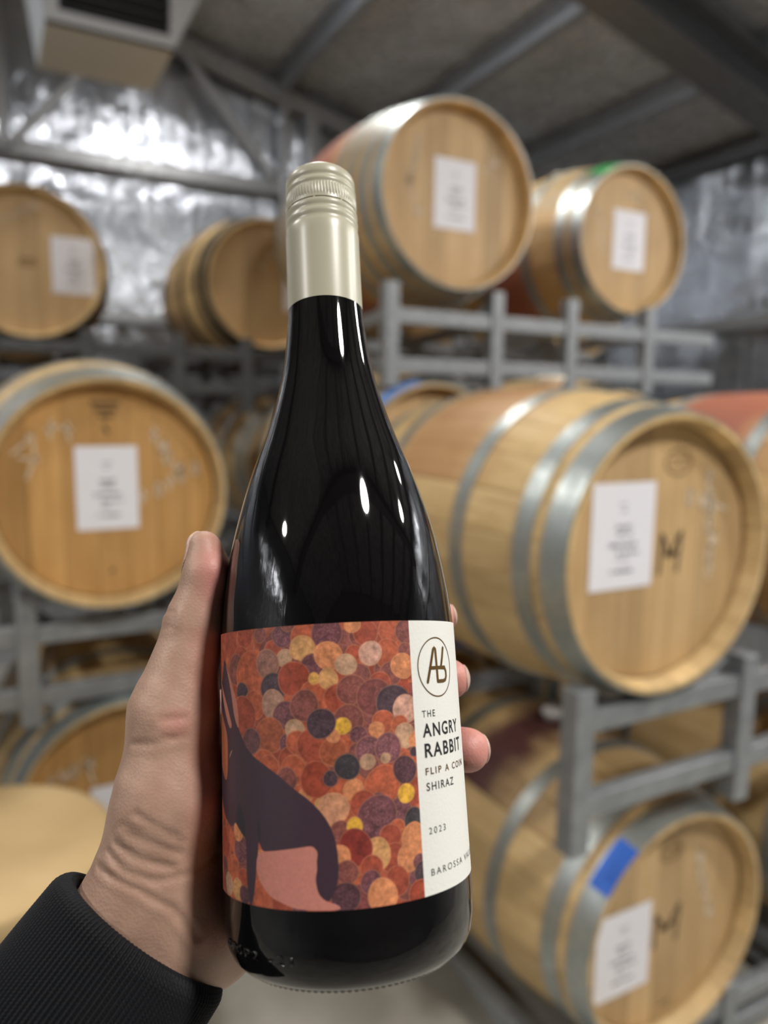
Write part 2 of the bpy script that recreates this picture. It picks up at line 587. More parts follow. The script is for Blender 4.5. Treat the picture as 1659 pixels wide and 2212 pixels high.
vs, fs = lathe([(0.0, 0.0), (0.0, HR), (0.015, HR), (0.015, 0.0)], 48, 'Y')
rear_me = bpy.data.meshes.new('rear_head'); rear_me.from_pydata(vs, [], fs); rear_me.update(); rear_me.materials.append(MAT['oak_head'])
H6 = [(0.002, 0.054), (0.082, 0.042), (0.268, 0.040)]
H8 = [(0.002, 0.046), (0.075, 0.034), (0.150, 0.030), (0.225, 0.030)]


def ribbon(name, lines, w, mat, parent, y):
    """flat strokes lying on the head; lines in (x, z)"""
    vs, fs = [], []
    for ln in lines:
        for (x0, z0), (x1, z1) in zip(ln[:-1], ln[1:]):
            d = Vector((x1 - x0, z1 - z0)); L = d.length
            if L < 1e-6: continue
            d /= L; n = Vector((-d.y, d.x)) * w / 2; e = d * w * 0.25
            b = len(vs)
            for (px, pz) in ((x0 - e.x + n.x, z0 - e.y + n.y), (x0 - e.x - n.x, z0 - e.y - n.y), (x1 + e.x - n.x, z1 + e.y - n.y), (x1 + e.x + n.x, z1 + e.y + n.y)):
                vs.append((px, y, pz))
            fs.append((b, b + 1, b + 2, b + 3))
    o = mesh_obj(name, vs, fs, mat, parent, smooth=False)
    o['kind'] = 'stuff'
    return o


def head_paper(root, x0, x1, z0, z1, seed, curl=0.0):
    """sheet of paper stapled to the head with printed lines"""
    y = HY - 0.0015
    vs, fs = [], []
    nx, nz = 6, 8
    for i in range(nx + 1):
        for j in range(nz + 1):
            u_, v_ = i / nx, j / nz
            lift = curl * max(0, u_ - 0.6) * max(0, v_ - 0.5) * 0.4 + 0.0006 * math.sin(9 * u_ + seed) * math.sin(7 * v_)
            vs.append((x0 + (x1 - x0) * u_, y - abs(lift), z0 + (z1 - z0) * v_))
    for i in range(nx):
        for j in range(nz):
            p = i * (nz + 1) + j
            fs.append((p, p + nz + 1, p + nz + 2, p + 1))
    n = len(vs)
    o = mesh_obj('paper_sheet', vs + [(a, b + 0.0004, c) for a, b, c in vs], fs + [tuple(n + i for i in f[::-1]) for f in fs], MAT['paper'], root)
    r = random.Random(seed)
    W, H = x1 - x0, z1 - z0
    rows = [(0.80, 0.13, 0.50, .7), (0.74, 0.08, 0.50, .6), (0.585, 0.26, 0.52, 1.6), (0.52, 0.22, 0.52, 1.2), (0.42, 0.42, 0.5, 1.5), (0.34, 0.34, 0.58, 1.3), (0.275, 0.2, 0.5, .8), (0.17, 0.40, 0.52, 1.4)]
    lines = []
    yy = y - 0.0011 - 0.02 * curl
    for (rz, rw, cx, k) in rows:
        x = x0 + W * (cx - rw / 2); xe = x0 + W * (cx + rw / 2); zz = z0 + H * rz
        while x < xe:
            h = 0.005 * k * r.uniform(0.6, 1.1)
            lines.append([(x, zz - h / 2), (x + r.uniform(0, .001), zz + h / 2)])
            if r.random() < .6: lines.append([(x, zz + r.uniform(-.4, .4) * h), (x + 0.0035, zz + r.uniform(-.4, .4) * h)])
            x += r.uniform(0.0032, 0.0052) + (0.004 if r.random() < .15 else 0)
    ribbon('printed_lines', lines, 0.0021, MAT['ink'], o, yy)
    return o


def scribble(root, strokes, mat='chalk', w=0.006, name='chalk_marks'):
    return ribbon(name, strokes, w, MAT[mat], root, HY - 0.0009)


def squiggle(cx, cz, sx, sz, n, seed):
    r = random.Random(seed)
    out = []
    for k in range(n):
        x = cx + sx * (k / max(1, n - 1) - .5) + r.uniform(-.005, .005); z = cz + sz * (k / max(1, n - 1) - .5)
        kind = r.randrange(3)
        if kind == 0:
            out.append([(x + .014 * math.cos(t) * .6, z + .018 * math.sin(t)) for t in [i * .9 for i in range(8)]])
        elif kind == 1:
            out.append([(x - .008, z + .018), (x - .002, z - .018), (x + .010, z + .016), (x + .014, z - .012)])
        else:
            out.append([(x - .010, z), (x + .010, z + .004)]); out.append([(x, z + .018), (x - .003, z - .018)])
    return out


def hoop_tape(root, a0, a1, y0, w, mat, label):
    """strip of tape stuck across the hoop, from angle a0 to a1 (degrees, counter-clockwise seen from the front)"""
    vs, fs = [], []
    n = 14
    ysamp = [y0 + w * t for t in (0, .25, .5, .75, 1)]
    for i in range(n + 1):
        a = R(a0 + (a1 - a0) * i / n)
        for y in ysamp:
            r = br(y) + 0.0045
            vs.append((r * math.cos(a), y, r * math.sin(a)))
    m_ = len(ysamp)
    for i in range(n):
        for j in range(m_ - 1):
            p = i * m_ + j
            fs.append((p, p + 1, p + m_ + 1, p + m_))
    N = len(vs)
    vs2 = [(x * .997, y, z * .997) for x, y, z in vs]
    o = mesh_obj('masking_tape', vs + vs2, fs + [tuple(N + i for i in f[::-1]) for f in fs], mat, root)
    o['label'] = label
    return o


def make_barrel(x, y, h, label, group, hoops=H6, body='oak_body', head='oak_head', hoopmat='hoop', bung='bung_white', bung_y=0.465,
                special=None, rot=0.0, rivet=62.0):
    root = empty('wine_barrel', (x, y, h + EYE), 0, label, 'barrel', group)
    special = special or {}
    rz = Matrix.Rotation(R(rot), 4, 'Y')
    for k in range(NST):
        me = STAVE[special.get(k, body)]
        share('stave', me, root, rot=(0, 2 * PI * k / NST + R(rot), 0))
    for me in BOARDS[head]:
        share('head_board', me, root)
    share('rear_head', rear_me, root, loc=(0, BL - 0.06, 0))
    for i, (y0, w) in enumerate(hoops):
        share('hoop', hoop_mesh(y0, w, MAT[hoopmat], rivet + 9 * (i % 2)), root)
        share('hoop', hoop_mesh(round(BL - y0 - w, 4), w, MAT[hoopmat], rivet), root)
    if bung:
        vs, fs = lathe([(RB - .004, 0.001), (RB - .004, 0.024), (RB + .006, 0.026), (RB + .016, 0.034), (RB + .024, 0.035), (RB + .025, 0.028), (RB + .020, 0.001)], 24, 'Z')
        o = mesh_obj('bung', vs, fs, MAT[bung], root, loc=(0, bung_y, 0)); fix_normals(o)
    return root


G1 = 'oak wine barrels lying on the steel racks'
# nearest row, right
b = make_barrel(1.204, 1.014, -.282, 'large oak barrel right of the bottle, middle tier, white sheet left of a stencilled M', G1,
                body='oak_body', special={k % NST: 'oak_warm' for k in range(-4, 3)}, bung='bung', bung_y=0.40)
head_paper(b, -.186, -.016, -.066, .148, 1)
scribble(b, squiggle(.155, .05, .02, -.20, 7, 3) + squiggle(.125, .10, .07, -.02, 3, 4) + [[(.17, .09), (.205, .08)]])
scribble(b, [[(.007, -.045), (.010, .037)], [(.060, -.045), (.068, .040)], [(.012, .035), (.036, -.012), (.064, .036)], [(.022, -.006), (.056, -.006)]], 'stencil', .0085, 'stencil_mark')
ring = [(.045 + .036 * math.cos(t), .185 + .026 * math.sin(t)) for t in [i * PI / 10 for i in range(21)]]
scribble(b, [ring, [(.02, .192), (.07, .192)], [(.022, .178), (.068, .178)]], 'stencil_faint', .005, 'burnt_stamp')
b = make_barrel(2.07, 1.00, -.275, 'red-stained oak barrel at the right edge, middle tier', G1, body='oak_red', bung=None)
b = make_barrel(1.366, 1.065, -1.1975, 'oak barrel at lower right with dark blue tape on its front hoop', G1,
                special={k % NST: 'oak_purple' for k in range(-3, 3)}, rivet=66)
hoop_tape(b, 122, 146, 0.0, 0.05, MAT['tape_blue'], 'dark blue tape')
head_paper(b, -.222, -.050, -.142, .070, 2)
scribble(b, squiggle(.135, .05, .05, -.16, 6, 8))
scribble(b, [[(-.034, -.062), (-.032, .022)], [(.040, -.062), (.048, .030)], [(-.030, .020), (.004, -.028), (.044, .026)], [(-.016, -.020), (.030, -.014)]], 'stencil', .0085, 'stencil_mark')
ring = [(.004 + .034 * math.cos(t), .177 + .024 * math.sin(t)) for t in [i * PI / 10 for i in range(21)]]
scribble(b, [ring, [(-.02, .184), (.03, .184)], [(-.02, .172), (.028, .172)]], 'stencil_faint', .005, 'burnt_stamp')
scribble(b, [[(.0, -.225), (.03, -.222)]], 'stencil', .005, 'burnt_stamp')
b = make_barrel(2.17, 1.08, -1.19, 'oak barrel at the right edge behind the rack post, bottom tier', G1, body='oak_body', bung=None)

# second row
b = make_barrel(.26, 1.91, -.211, 'golden oak barrel left of the bottle, middle tier, white sheet at its centre', G1, body='oak_body', head='oak_head_gold', bung=None)
head_paper(b, -.078, .070, -.093, .116, 5)
scribble(b, [[(-.215, .10), (-.185, .125), (-.17, .15), (-.165, .09), (-.185, .04)], [(-.20, .09), (-.155, .085)], [(-.14, .155), (-.11, .165)], [(-.125, .18), (-.13, .135)], [(-.105, .16), (-.078, .155)], [(-.09, .175), (-.088, .13)]])
scribble(b, squiggle(.14, .10, .05, -.09, 4, 12) + squiggle(.15, .02, .13, .07, 5, 13))
scribble(b, [[(-.035, .222), (.03, .222)], [(-.025, .205), (.022, .205)], [(-.015, .188), (.012, .188)], [(-.006, .165), (.002, .15)], [(-.002, -.203), (.004, -.197)]], 'stencil', .008, 'burnt_stamp')
b = make_barrel(-.62, 1.93, -.21, 'oak barrel at far left beyond the golden barrel, middle tier', G1, bung=None)
b = make_barrel(.29, 1.95, -1.05, 'oak barrel behind the wrist at lower left, bottom tier, chalked head', G1, head='oak_head_gold', bung_y=0.42)
head_paper(b, -.10, .05, -.165, .045, 6)
scribble(b, squiggle(-.15, .10, .08, .03, 4, 21) + [[(-.11, .12), (-.09, .06)]])
b = make_barrel(1.36, 2.053, .676, 'upper oak barrel right of the bottle cap with closely spaced hoops', G1, hoops=H8, body='oak_red', bung=None)
head_paper(b, -.076, .080, -.094, .120, 7)
scribble(b, squiggle(-.15, .10, .02, .12, 4, 31) + squiggle(-.15, -.01, .02, -.08, 3, 32) + squiggle(.14, .12, .03, .03, 2, 33))
b = make_barrel(2.338, 2.267, .6925, 'uppermost barrel at right with green tape on its front hoop', G1, special={k % NST: 'oak_red' for k in range(12, 20)}, rivet=20, bung='bung')
hoop_tape(b, 101, 128, 0.0, 0.09, MAT['tape_green'], 'green tape')
head_paper(b, -.076, .098, -.108, .122, 8)
scribble(b, squiggle(-.14, .02, .03, -.15, 5, 41) + squiggle(.02, .18, .04, .0, 2, 42))
b = make_barrel(1.28, 2.05, -.195, 'oak barrel behind the bottle shoulder with pale blue tape on its hoop', G1, bung=None)
hoop_tape(b, 100, 140, 0.0, 0.05, MAT['tape_blue_pale'], 'pale blue tape')
b = make_barrel(2.12, 2.07, -.20, 'oak barrel in the second row behind the red-stained barrel', G1, bung='bung')
b = make_barrel(1.30, 2.05, -1.075, 'oak barrel low behind the lower right barrel with blue tape on its hoop', G1, head='oak_head_gold', bung=None)
hoop_tape(b, 48, 76, 0.0, 0.05, MAT['tape_blue'], 'dark blue tape')
b = make_barrel(2.15, 2.06, -1.07, 'oak barrel in the second row seen through the lower right rack', G1)
# third row
b = make_barrel(.168, 3.258, .5526, 'oak barrel at upper left with dark hoops, white sheet at its right side', G1, hoopmat='hoop_dark')
head_paper(b, .088, .248, -.102, .117, 9, curl=0.12)
scribble(b, squiggle(-.02, .19, .10, .06, 4, 51))
scribble(b, [[(-.03, -.002), (-.012, .02), (.006, .012), (.022, .02), (.034, -.002)], [(-.02, -.006), (.02, -.004)]], 'stencil_faint', .010, 'burnt_stamp')
b = make_barrel(1.16, 3.30, .56, 'oak barrel behind the bottle cap at left with thick dark hoops', G1, hoopmat='hoop_dark', special={12: 'oak_red', 13: 'oak_red'}, bung='bung')
head_paper(b, .085, .23, -.105, .10, 10)
scribble(b, squiggle(.0, .11, .04, .05, 2, 61))
b = make_barrel(1.33, 3.30, -.25, 'oak barrel in the third row left of the bottle shoulder, middle tier', G1)
head_paper(b, -.20, -.05, -.08, .12, 11)
b = make_barrel(.22, 3.28, -.30, 'oak barrel in the third row hidden behind the golden barrel', G1)
b = make_barrel(2.02, 3.25, .60, 'oak barrel in the third row seen under the upper barrel beside the cap', G1, bung=None)
b = make_barrel(2.98, 3.25, .60, 'oak barrel in the third row seen under the green-taped barrel', G1, bung=None)
b = make_barrel(2.25, 3.25, -.25, 'oak barrel in the third row behind the rack uprights, middle tier', G1)

# ------------------------------------------------------------------ racks


def make_rack(y, posts, zt, zb, zr1, zr2, x0, x1, label, depth=0.72, braces=True, metal='rack'):
    """welded two-barrel rack: front and back frames of upright posts and two rails, tied front to back"""
    root = empty('barrel_rack', (posts[0], y, zb + EYE), 0, label, 'rack', 'steel barrel racks')
    ox, oy, oz = posts[0], y, zb + EYE
    w = 0.048
    for yy in (y, y + depth):
        for p in posts:
            bar('post', (p - ox, yy - oy, zb + EYE - oz), (p - ox, yy - oy, zt + EYE - oz), w, w, MAT[metal], root)
        drop = 0.0 if yy == y else 0.028
        for zr in (zr1, zr2):
            bar('rail', (x0 - ox, yy - oy + .002, zr + EYE - oz - drop), (x1 - ox, yy - oy + .002, zr + EYE - oz - drop), 0.036, 0.048, MAT[metal], root)
    for k, p in enumerate(posts):
        pt = p if braces else (posts[k // 2 * 2] + posts[k // 2 * 2 + 1]) / 2 + (.05 if k % 2 else -.05)
        bar('side_tie', (pt - ox, .03, zr1 + EYE - oz), (pt - ox, depth - .03, zr1 - .028 + EYE - oz), 0.034, 0.04, MAT[metal], root)
        if braces:
            bar('side_brace', (p - ox, .03, zr2 + EYE - oz), (p - ox, depth - .03, zr1 + EYE - .02 - oz), 0.02, 0.03, MAT[metal], root)
    for p0, p1 in zip(posts[::2], posts[1::2]):
        # bent cradle bars that carry one barrel at front and back
        for yy in (0.03, depth - 0.03):
            for (xa, xb) in (((p0 + p1) / 2 - .13, p0 + .02), ((p0 + p1) / 2 + .13, p1 - .02)):
                bar('cradle', (xa - ox, yy, zr1 + EYE - oz), (xb - ox, yy, zr1 + .05 + EYE - oz), 0.02, 0.02, MAT[metal], root, .002)
    return root


make_rack(1.05, [1.00, 1.49, 1.88, 2.35], -.535, -.882, -.605, -.787, .98, 2.40, 'steel rack under the large right barrel, feet on the blue-taped barrel', braces=False)
make_rack(1.12, [1.10, 1.62, 1.94, 2.45], -1.455, -1.648, -1.52, -1.60, 1.05, 2.5, 'steel floor rack under the blue-taped barrel at lower right')
make_rack(2.10, [1.13, 1.534, 1.863, 2.25], .40, .075, .298, .145, 1.10, 2.62, 'steel rack under the two upper right barrels')
make_rack(2.00, [-.90, -.46, .058, .47], -.47, -.80, -.566, -.728, -.95, .50, 'steel rack under the golden barrel at left')
make_rack(2.10, [1.05, 1.47, 1.85, 2.28], -.47, -.80, -.58, -.735, 1.02, 2.35, 'steel rack in the second row behind the large right barrel')
make_rack(3.24, [.02, .37, .73, 1.03], .31, -.02, .235, .085, -.2, 1.45, 'steel rack under the upper left barrels in the third row', metal='rack_shaded')
make_rack(3.30, [1.75, 2.28, 2.70, 3.20], .36, .03, .25, .10, 1.6, 3.3, 'steel rack in the third row behind the upper right rack', metal='rack_shaded')
make_rack(3.30, [.02, .45, 1.10, 1.56], -.52, -.90, -.62, -.78, -.1, 1.7, 'steel rack low in the third row behind the golden barrel')

make_rack(2.12, [1.06, 1.54, 1.92, 2.40], -1.31, -1.648, -1.375, -1.52, 1.02, 2.45, 'steel floor rack in the second row behind the blue-taped barrel')
make_rack(2.02, [.05, .53], -1.29, -1.648, -1.355, -1.52, .02, .56, 'steel floor rack under the chalked barrel at lower left')

# ------------------------------------------------------------------ ducted cooler outlet hanging from the roof
VX0, VX1, VY0, VY1, VZ = 0.248, 0.690, 3.00, 3.43, 1.33 + EYE
root = empty('duct_outlet', (0.47, 3.2, VZ), 0, 'pale hanging duct outlet box with dark louvres at top left', 'air vent')


def L3(x, y, z): return (x - 0.47, y - 3.2, z - VZ)


TX0, TX1, TY0, TY1, TH = 0.20, 0.90, 2.93, 3.50, 0.42
bot = [(VX0, VY0), (VX1, VY0), (VX1, VY1), (VX0, VY1)]; top = [(TX0, TY0), (TX1, TY0), (TX1, TY1), (TX0, TY1)]
# hopper sides (near face is a frame with an opening)
vs = [L3(x, y, VZ) for x, y in bot] + [L3(x, y, VZ + TH) for x, y in top]
fs = [(0, 3, 2, 1), (1, 2, 6, 5), (2, 3, 7, 6), (3, 0, 4, 7)]
mesh_obj('hopper', vs, fs, MAT['vent_white'], root, smooth=False)
for f in fs: pass


def nearpt(x, t, d=0.0):
    return L3(x, VY0 + (TY0 - VY0) * t + d, VZ + TH * t)


fx0, fx1 = 0.292, 0.672
for nm, quad in (('frame_rail', [(VX0, 0), (VX1, 0), (fx1, .09), (fx0, .09)]), ('frame_stile', [(VX0, 0), (fx0, .09), (fx0, .9), (TX0, 1)]),
                 ('frame_stile', [(VX1, 0), (TX1, 1), (fx1, .9), (fx1, .09)]), ('frame_rail', [(TX0, 1), (fx0, .9), (fx1, .9), (TX1, 1)])):
    a_ = [nearpt(x, t, 0) for x, t in quad]; b_ = [nearpt(x, t, 0.03) for x, t in quad]
    o = mesh_obj(nm, a_ + b_, [(0, 1, 2, 3), (7, 6, 5, 4), (0, 4, 5, 1), (1, 5, 6, 2), (2, 6, 7, 3), (3, 7, 4, 0)], MAT['vent_white'], root, smooth=False)
    fix_normals(o)
for k in range(9):
    t = 0.13 + k * 0.09
    bar('louvre_slat', nearpt(fx0, t, .012), nearpt(fx1, t, .012), 0.026, 0.006, MAT['vent_dark'], root, 0.001)
bm = bmesh.new(); add_box(bm, L3((fx0 + fx1) / 2, VY0 + 0.05, VZ + TH * .5), (fx1 - fx0 + .04, .01, TH * .9)); bm_obj('cavity_shade_panel', bm, MAT['dark'], root)  # black panel stands in for the shade inside the duct opening
bm = bmesh.new(); zt = roof_z(0.9) + .02; add_box(bm, L3((TX0 + TX1) / 2, (TY0 + TY1) / 2, (VZ + TH + zt) / 2), (TX1 - TX0, TY1 - TY0, zt - VZ - TH)); bm_obj('riser_duct', bm, MAT['vent_white'], root)

# ------------------------------------------------------------------ cardboard drum at lower left
root = empty('cardboard_drum', (-.07, 1.54, 0), 0, 'tan cardboard drum with a round lid at lower left beside the wrist', 'drum')
zt = EYE - .85
vs, fs = lathe([(0.0, 0.0), (0.0, .245), (zt - .06, .245), (zt - .06, 0.0)], 64, 'Z'); fix_normals(mesh_obj('drum_wall', vs, fs, MAT['cardboard'], root))
vs, fs = lathe([(zt - .055, 0.249), (zt - .055, .256), (zt - .004, .257), (zt, .254), (zt + .001, .24), (zt, 0.001)], 64, 'Z'); fix_normals(mesh_obj('lid', vs, fs, MAT['cardboard'], root))

# ------------------------------------------------------------------ ceiling lamps and added fill lamps
WHERE = ['behind the eye, lighting the bottle', 'above the third row, mirrored in the gable foil', 'above the right-hand racks near the eave, added to brighten the right wall', 'high on the left past the duct box',
         'near the left wall, added to brighten the left-hand barrels', 'to the right of the eye, added to brighten the right-hand barrel heads']
for i, (x, y, z, pw, colr) in enumerate(LAMPS):
    root = empty('high_bay_or_fill_lamp', (x, y, z), 0, 'round high-bay lamp ' + WHERE[i], 'lamp', 'high-bay lamps above the racks')
    vs, fs = lathe([(0.14, 0.001), (0.14, 0.05), (0.06, 0.07), (0.02, 0.19), (-0.02, 0.20), (-0.02, 0.185), (0.0, 0.18), (0.0, 0.001)], 40, 'Z')
    fix_normals(mesh_obj('housing', vs, fs, MAT['lamp_body'], root))
    vs, fs = lathe([(-0.004, 0.001), (-0.004, 0.178)], 40, 'Z'); mesh_obj('diffuser', vs, fs, MAT['diffuser'], root)
    bar('hanger_rod', (0, 0, .13), (0, 0, roof_z(x) - z + .03), .012, .012, MAT['rack'], root)
    ld = bpy.data.lights.new('lamp_light', 'AREA'); ld.shape = 'DISK'; ld.size = 0.34; ld.energy = pw; ld.color = colr
    lo = bpy.data.objects.new('lamp_light', ld); COL.objects.link(lo); lo.parent = root; lo.location = (0, 0, -0.025)

# ------------------------------------------------------------------ label artwork data (mm around the bottle, mm above its base)
COINS = [(-34.3,104.7,3.9,'r'),(-36.7,97.4,3.7,'r'),(-40.0,93.8,4.6,'m'),(-31.1,91.5,7.6,'o'),(-21.9,99.1,3.0,'r'),(-18.5,103.3,3.4,'p'),(-27.0,104.2,2.4,'m'),(-16.3,107.1,2.4,'m'),(-10.7,102.4,4.4,'o'),(-1.7,102.2,5.1,'o'),(2.2,100.1,3.9,'m'),(-3.7,103.5,4.6,'p'),(7.6,102.2,4.0,'m'),(8.4,103.0,3.8,'r'),(17.1,103.5,4.0,'o'),(22.6,102.9,3.7,'m'),(15.8,95.9,4.4,'o'),(4.5,96.8,2.4,'r'),(4.4,105.5,2.4,'l'),(-17.8,96.4,2.6,'k'),(-11.6,99.2,3.7,'l2'),(-12.5,98.8,3.1,'l2'),(21.9,96.9,2.4,'m'),(-24.3,95.0,4.2,'k2'),(16.3,89.9,3.5,'m'),(12.2,86.6,3.7,'r'),(10.0,84.4,3.1,'m'),(-8.5,93.6,3.5,'p'),(-3.5,96.4,4.1,'l'),(9.8,96.5,3.5,'kk'),(6.2,90.1,3.1,'m'),(1.9,93.4,3.1,'k'),(20.6,92.1,3.8,'l'),(-22.3,87.6,4.3,'d'),(-14.9,90.0,4.9,'r2'),(-36.2,86.4,3.0,'d'),(-30.4,82.3,4.4,'o'),(-35.7,79.1,5.8,'r'),(-8.0,84.6,4.4,'o'),(-8.2,89.7,1.7,'y2'),(-3.8,89.4,2.9,'l2'),(-0.5,83.1,4.4,'r'),(-22.4,82.5,4.1,'k3'),(3.5,85.6,4.4,'m'),(5.5,77.0,4.5,'m'),(10.3,83.2,5.2,'m2'),(17.0,80.5,5.6,'d'),(-17.8,78.9,4.2,'p'),(-11.6,81.7,4.4,'m'),(2.0,76.9,4.3,'m'),(-23.9,73.3,5.0,'o2'),(-31.9,71.3,3.9,'m3'),(20.9,78.8,4.2,'kk'),(12.8,75.4,3.4,'o'),(18.4,74.2,2.7,'o'),(10.6,73.3,2.3,'l'),(-16.4,70.1,3.6,'p'),(-14.9,74.6,3.0,'k'),(-16.9,65.6,3.7,'r'),(-14.2,70.8,3.4,'o'),(-9.3,69.6,4.7,'r'),(-3.1,67.8,3.9,'o2'),(20.3,70.9,3.5,'k'),(24.4,69.0,2.7,'l'),(0.1,75.1,2.4,'yy'),(-2.9,72.3,1.9,'l'),(-6.5,76.2,4.2,'d'),(4.9,72.2,2.6,'p'),(4.3,67.3,2.6,'m'),(8.2,67.0,4.3,'p2'),(14.1,67.7,4.1,'p2'),(-26.4,64.5,4.2,'o'),(23.1,65.7,1.5,'d'),(-24.4,63.8,3.4,'o'),(-15.7,62.7,4.1,'o'),(-18.0,60.1,3.3,'m'),(-12.2,55.3,2.2,'l'),(-8.5,60.0,4.8,'r2'),(-4.2,60.1,2.2,'d'),(7.6,62.7,3.3,'m'),(7.3,64.2,2.2,'k'),(13.0,64.8,1.5,'k'),(11.8,57.1,5.3,'o'),(21.7,54.1,4.1,'r'),(2.6,56.5,2.9,'l'),(1.0,63.2,3.6,'dd'),(19.4,60.8,3.9,'pd'),(9.9,52.6,2.5,'p'),(17.3,49.5,3.3,'p'),(-7.5,53.0,1.6,'l2'),(5.5,52.2,3.8,'r'),(9.6,48.2,5.8,'p'),(-3.7,51.4,4.4,'k4'),(-1.7,45.2,2.8,'m'),(19.4,53.9,2.7,'yy'),(21.6,46.0,3.3,'dd'),(2.5,46.3,2.3,'yy'),(15.6,44.3,2.5,'o'),(17.6,41.1,2.5,'o'),(13.4,42.4,3.2,'r'),(21.2,40.9,4.0,'l'),(13.8,36.2,3.9,'r'),(19.4,35.7,3.9,'l'),(8.7,37.9,4.2,'l2'),(2.4,40.3,4.8,'R'),(-2.4,37.8,3.2,'l'),(-0.3,33.8,3.1,'m'),(7.0,34.6,3.1,'r'),(6.7,30.4,3.1,'p'),(14.7,29.7,3.8,'r'),(23.0,33.7,2.3,'p'),(20.8,29.4,2.1,'p'),(23.8,30.7,3.0,'d'),(-1.0,26.9,4.0,'pd'),(10.0,26.5,4.3,'l'),(22.8,24.4,4.2,'r2'),(-7.8,24.8,2.1,'r'),(-51.5,38.7,4.8,'r'),(-38.2,38.8,3.8,'p'),(-51.8,31.6,3.1,'p'),(-43.1,32.4,3.8,'o'),(-36.9,30.5,2.8,'r'),(-47.2,27.2,3.1,'k'),(-40.5,26.9,3.0,'l2'),(-36.3,25.8,2.6,'pd'),(-27.9,27.3,3.9,'o'),(-28.7,36.9,2.5,'l'),(-21.7,25.1,2.5,'r'),(-39.6,43.9,2.7,'l'),(-56.7,47.8,3.3,'o'),(-52.7,58.5,4.1,'l'),(-14.9,23.7,2.1,'p')]
ART_BODY = [(-50.7,97.9),(-47.2,95.3),(-45.1,92.1),(-43.3,89.2),(-40.9,86.4),(-39.6,82.0),(-39.0,78.0),(-38.5,75.1),(-37.2,73.4),(-35.8,71.3),(-33.6,68.7),(-30.0,66.3),(-25.8,64.2),(-21.1,61.5),(-19.7,60.5),(-15.5,57.3),(-11.4,54.6),(-8.4,51.8),(-6.1,49.0),(-4.5,46.1),(-3.5,43.2),(-2.9,39.6),(-2.7,35.7),(-2.9,32.2),(-3.7,29.5),(-4.7,27.8),(-5.9,26.0),(-7.4,26.3),(-8.9,27.9),(-9.5,30.0),(-9.8,32.4),(-9.6,34.9),(-9.2,37.7),(-9.4,40.5),(-10.5,41.4),(-14.3,40.9),(-18.6,40.3),(-23.1,39.7),(-27.6,39.2),(-28.6,41.3),(-29.3,42.0),(-29.5,38.3),(-30.5,34.2),(-30.6,31.7),(-31.2,28.7),(-32.2,24.3),(-33.0,24.1),(-34.6,27.5),(-35.0,31.8),(-35.0,39.2),(-35.4,42.3),(-37.3,43.4),(-40.4,45.7),(-41.3,46.4),(-44.5,44.4),(-47.9,45.9),(-52.1,48.5),(-60.0,53.5),(-60.0,59.8),(-60.0,61.1),(-50.0,58.1),(-47.6,60.3),(-47.1,67.4),(-47.5,72.6),(-51.1,75.7),(-56.4,79.2),(-60.0,84.2),(-60.0,87.6),(-53.8,90.6)]
ART_CHEST = [(-39.0,53.2),(-36.4,49.2),(-35.5,46.6),(-35.4,42.5),(-37.3,43.4),(-41.3,46.4),(-40.3,50.0)]
ART_CHEST2 = [(-29.2,49.4),(-28.3,45.0),(-28.5,41.7),(-29.3,42.0),(-29.5,45.7)]
ART_THIGH = [(-27.6,39.2),(-23.1,39.7),(-18.6,40.3),(-14.3,40.9),(-10.5,41.4),(-9.2,40.3),(-8.8,39.1),(-9.2,37.0),(-9.1,34.9),(-9.7,32.4),(-9.4,29.7),(-8.7,27.9),(-7.0,26.3),(-3.3,25.2),(-2.2,23.8),(-7.9,23.7),(-11.7,23.8),(-16.5,24.2),(-19.9,25.2),(-24.0,26.5),(-26.9,28.5),(-29.2,31.1),(-30.3,33.9),(-30.2,36.8),(-29.3,38.3)]
ART_EAR1 = [(-49.0,96.8),(-45.4,92.5),(-41.8,87.6),(-39.5,83.6),(-38.6,79.6),(-38.3,74.9),(-39.9,76.4),(-41.6,79.6),(-42.9,84.4),(-44.9,89.7)]
ART_EAR2 = [(-60.0,93.2),(-51.6,86.8),(-46.9,81.9),(-44.6,78.3),(-43.1,76.0),(-44.4,74.7),(-46.5,76.3),(-49.6,80.2),(-54.1,85.9)]
ART_EYE = [(-43.0,68.3),(-44.1,67.8),(-45.2,66.6),(-45.9,65.3),(-45.0,66.2),(-43.7,67.5)]
ART_FACE = [(-60.0,83.3),(-54.5,79.3),(-50.1,75.7),(-47.5,72.6),(-47.1,67.4),(-47.6,60.3),(-49.5,57.9),(-54.2,60.5),(-60.0,64.0)]

# ------------------------------------------------------------------ wine bottle (local axes: x right, y away from the eye, z up the bottle; metres)
BU = Vector((0.9142127950, -0.4029349348, 0.0431092056))
BV = Vector((-0.3926290115, -0.8544214601, 0.3403034347))
BD = Vector((0.1002867118, 0.3280356790, 0.9393269764))
BASE = Vector((0.09957003, 0.20663045, EYE - 0.18023))
BM = Matrix((BU, -BV, BD)).transposed().to_4x4()
BM.translation = BASE
RL = 0.04236                               # label radius
HT = 0.29316

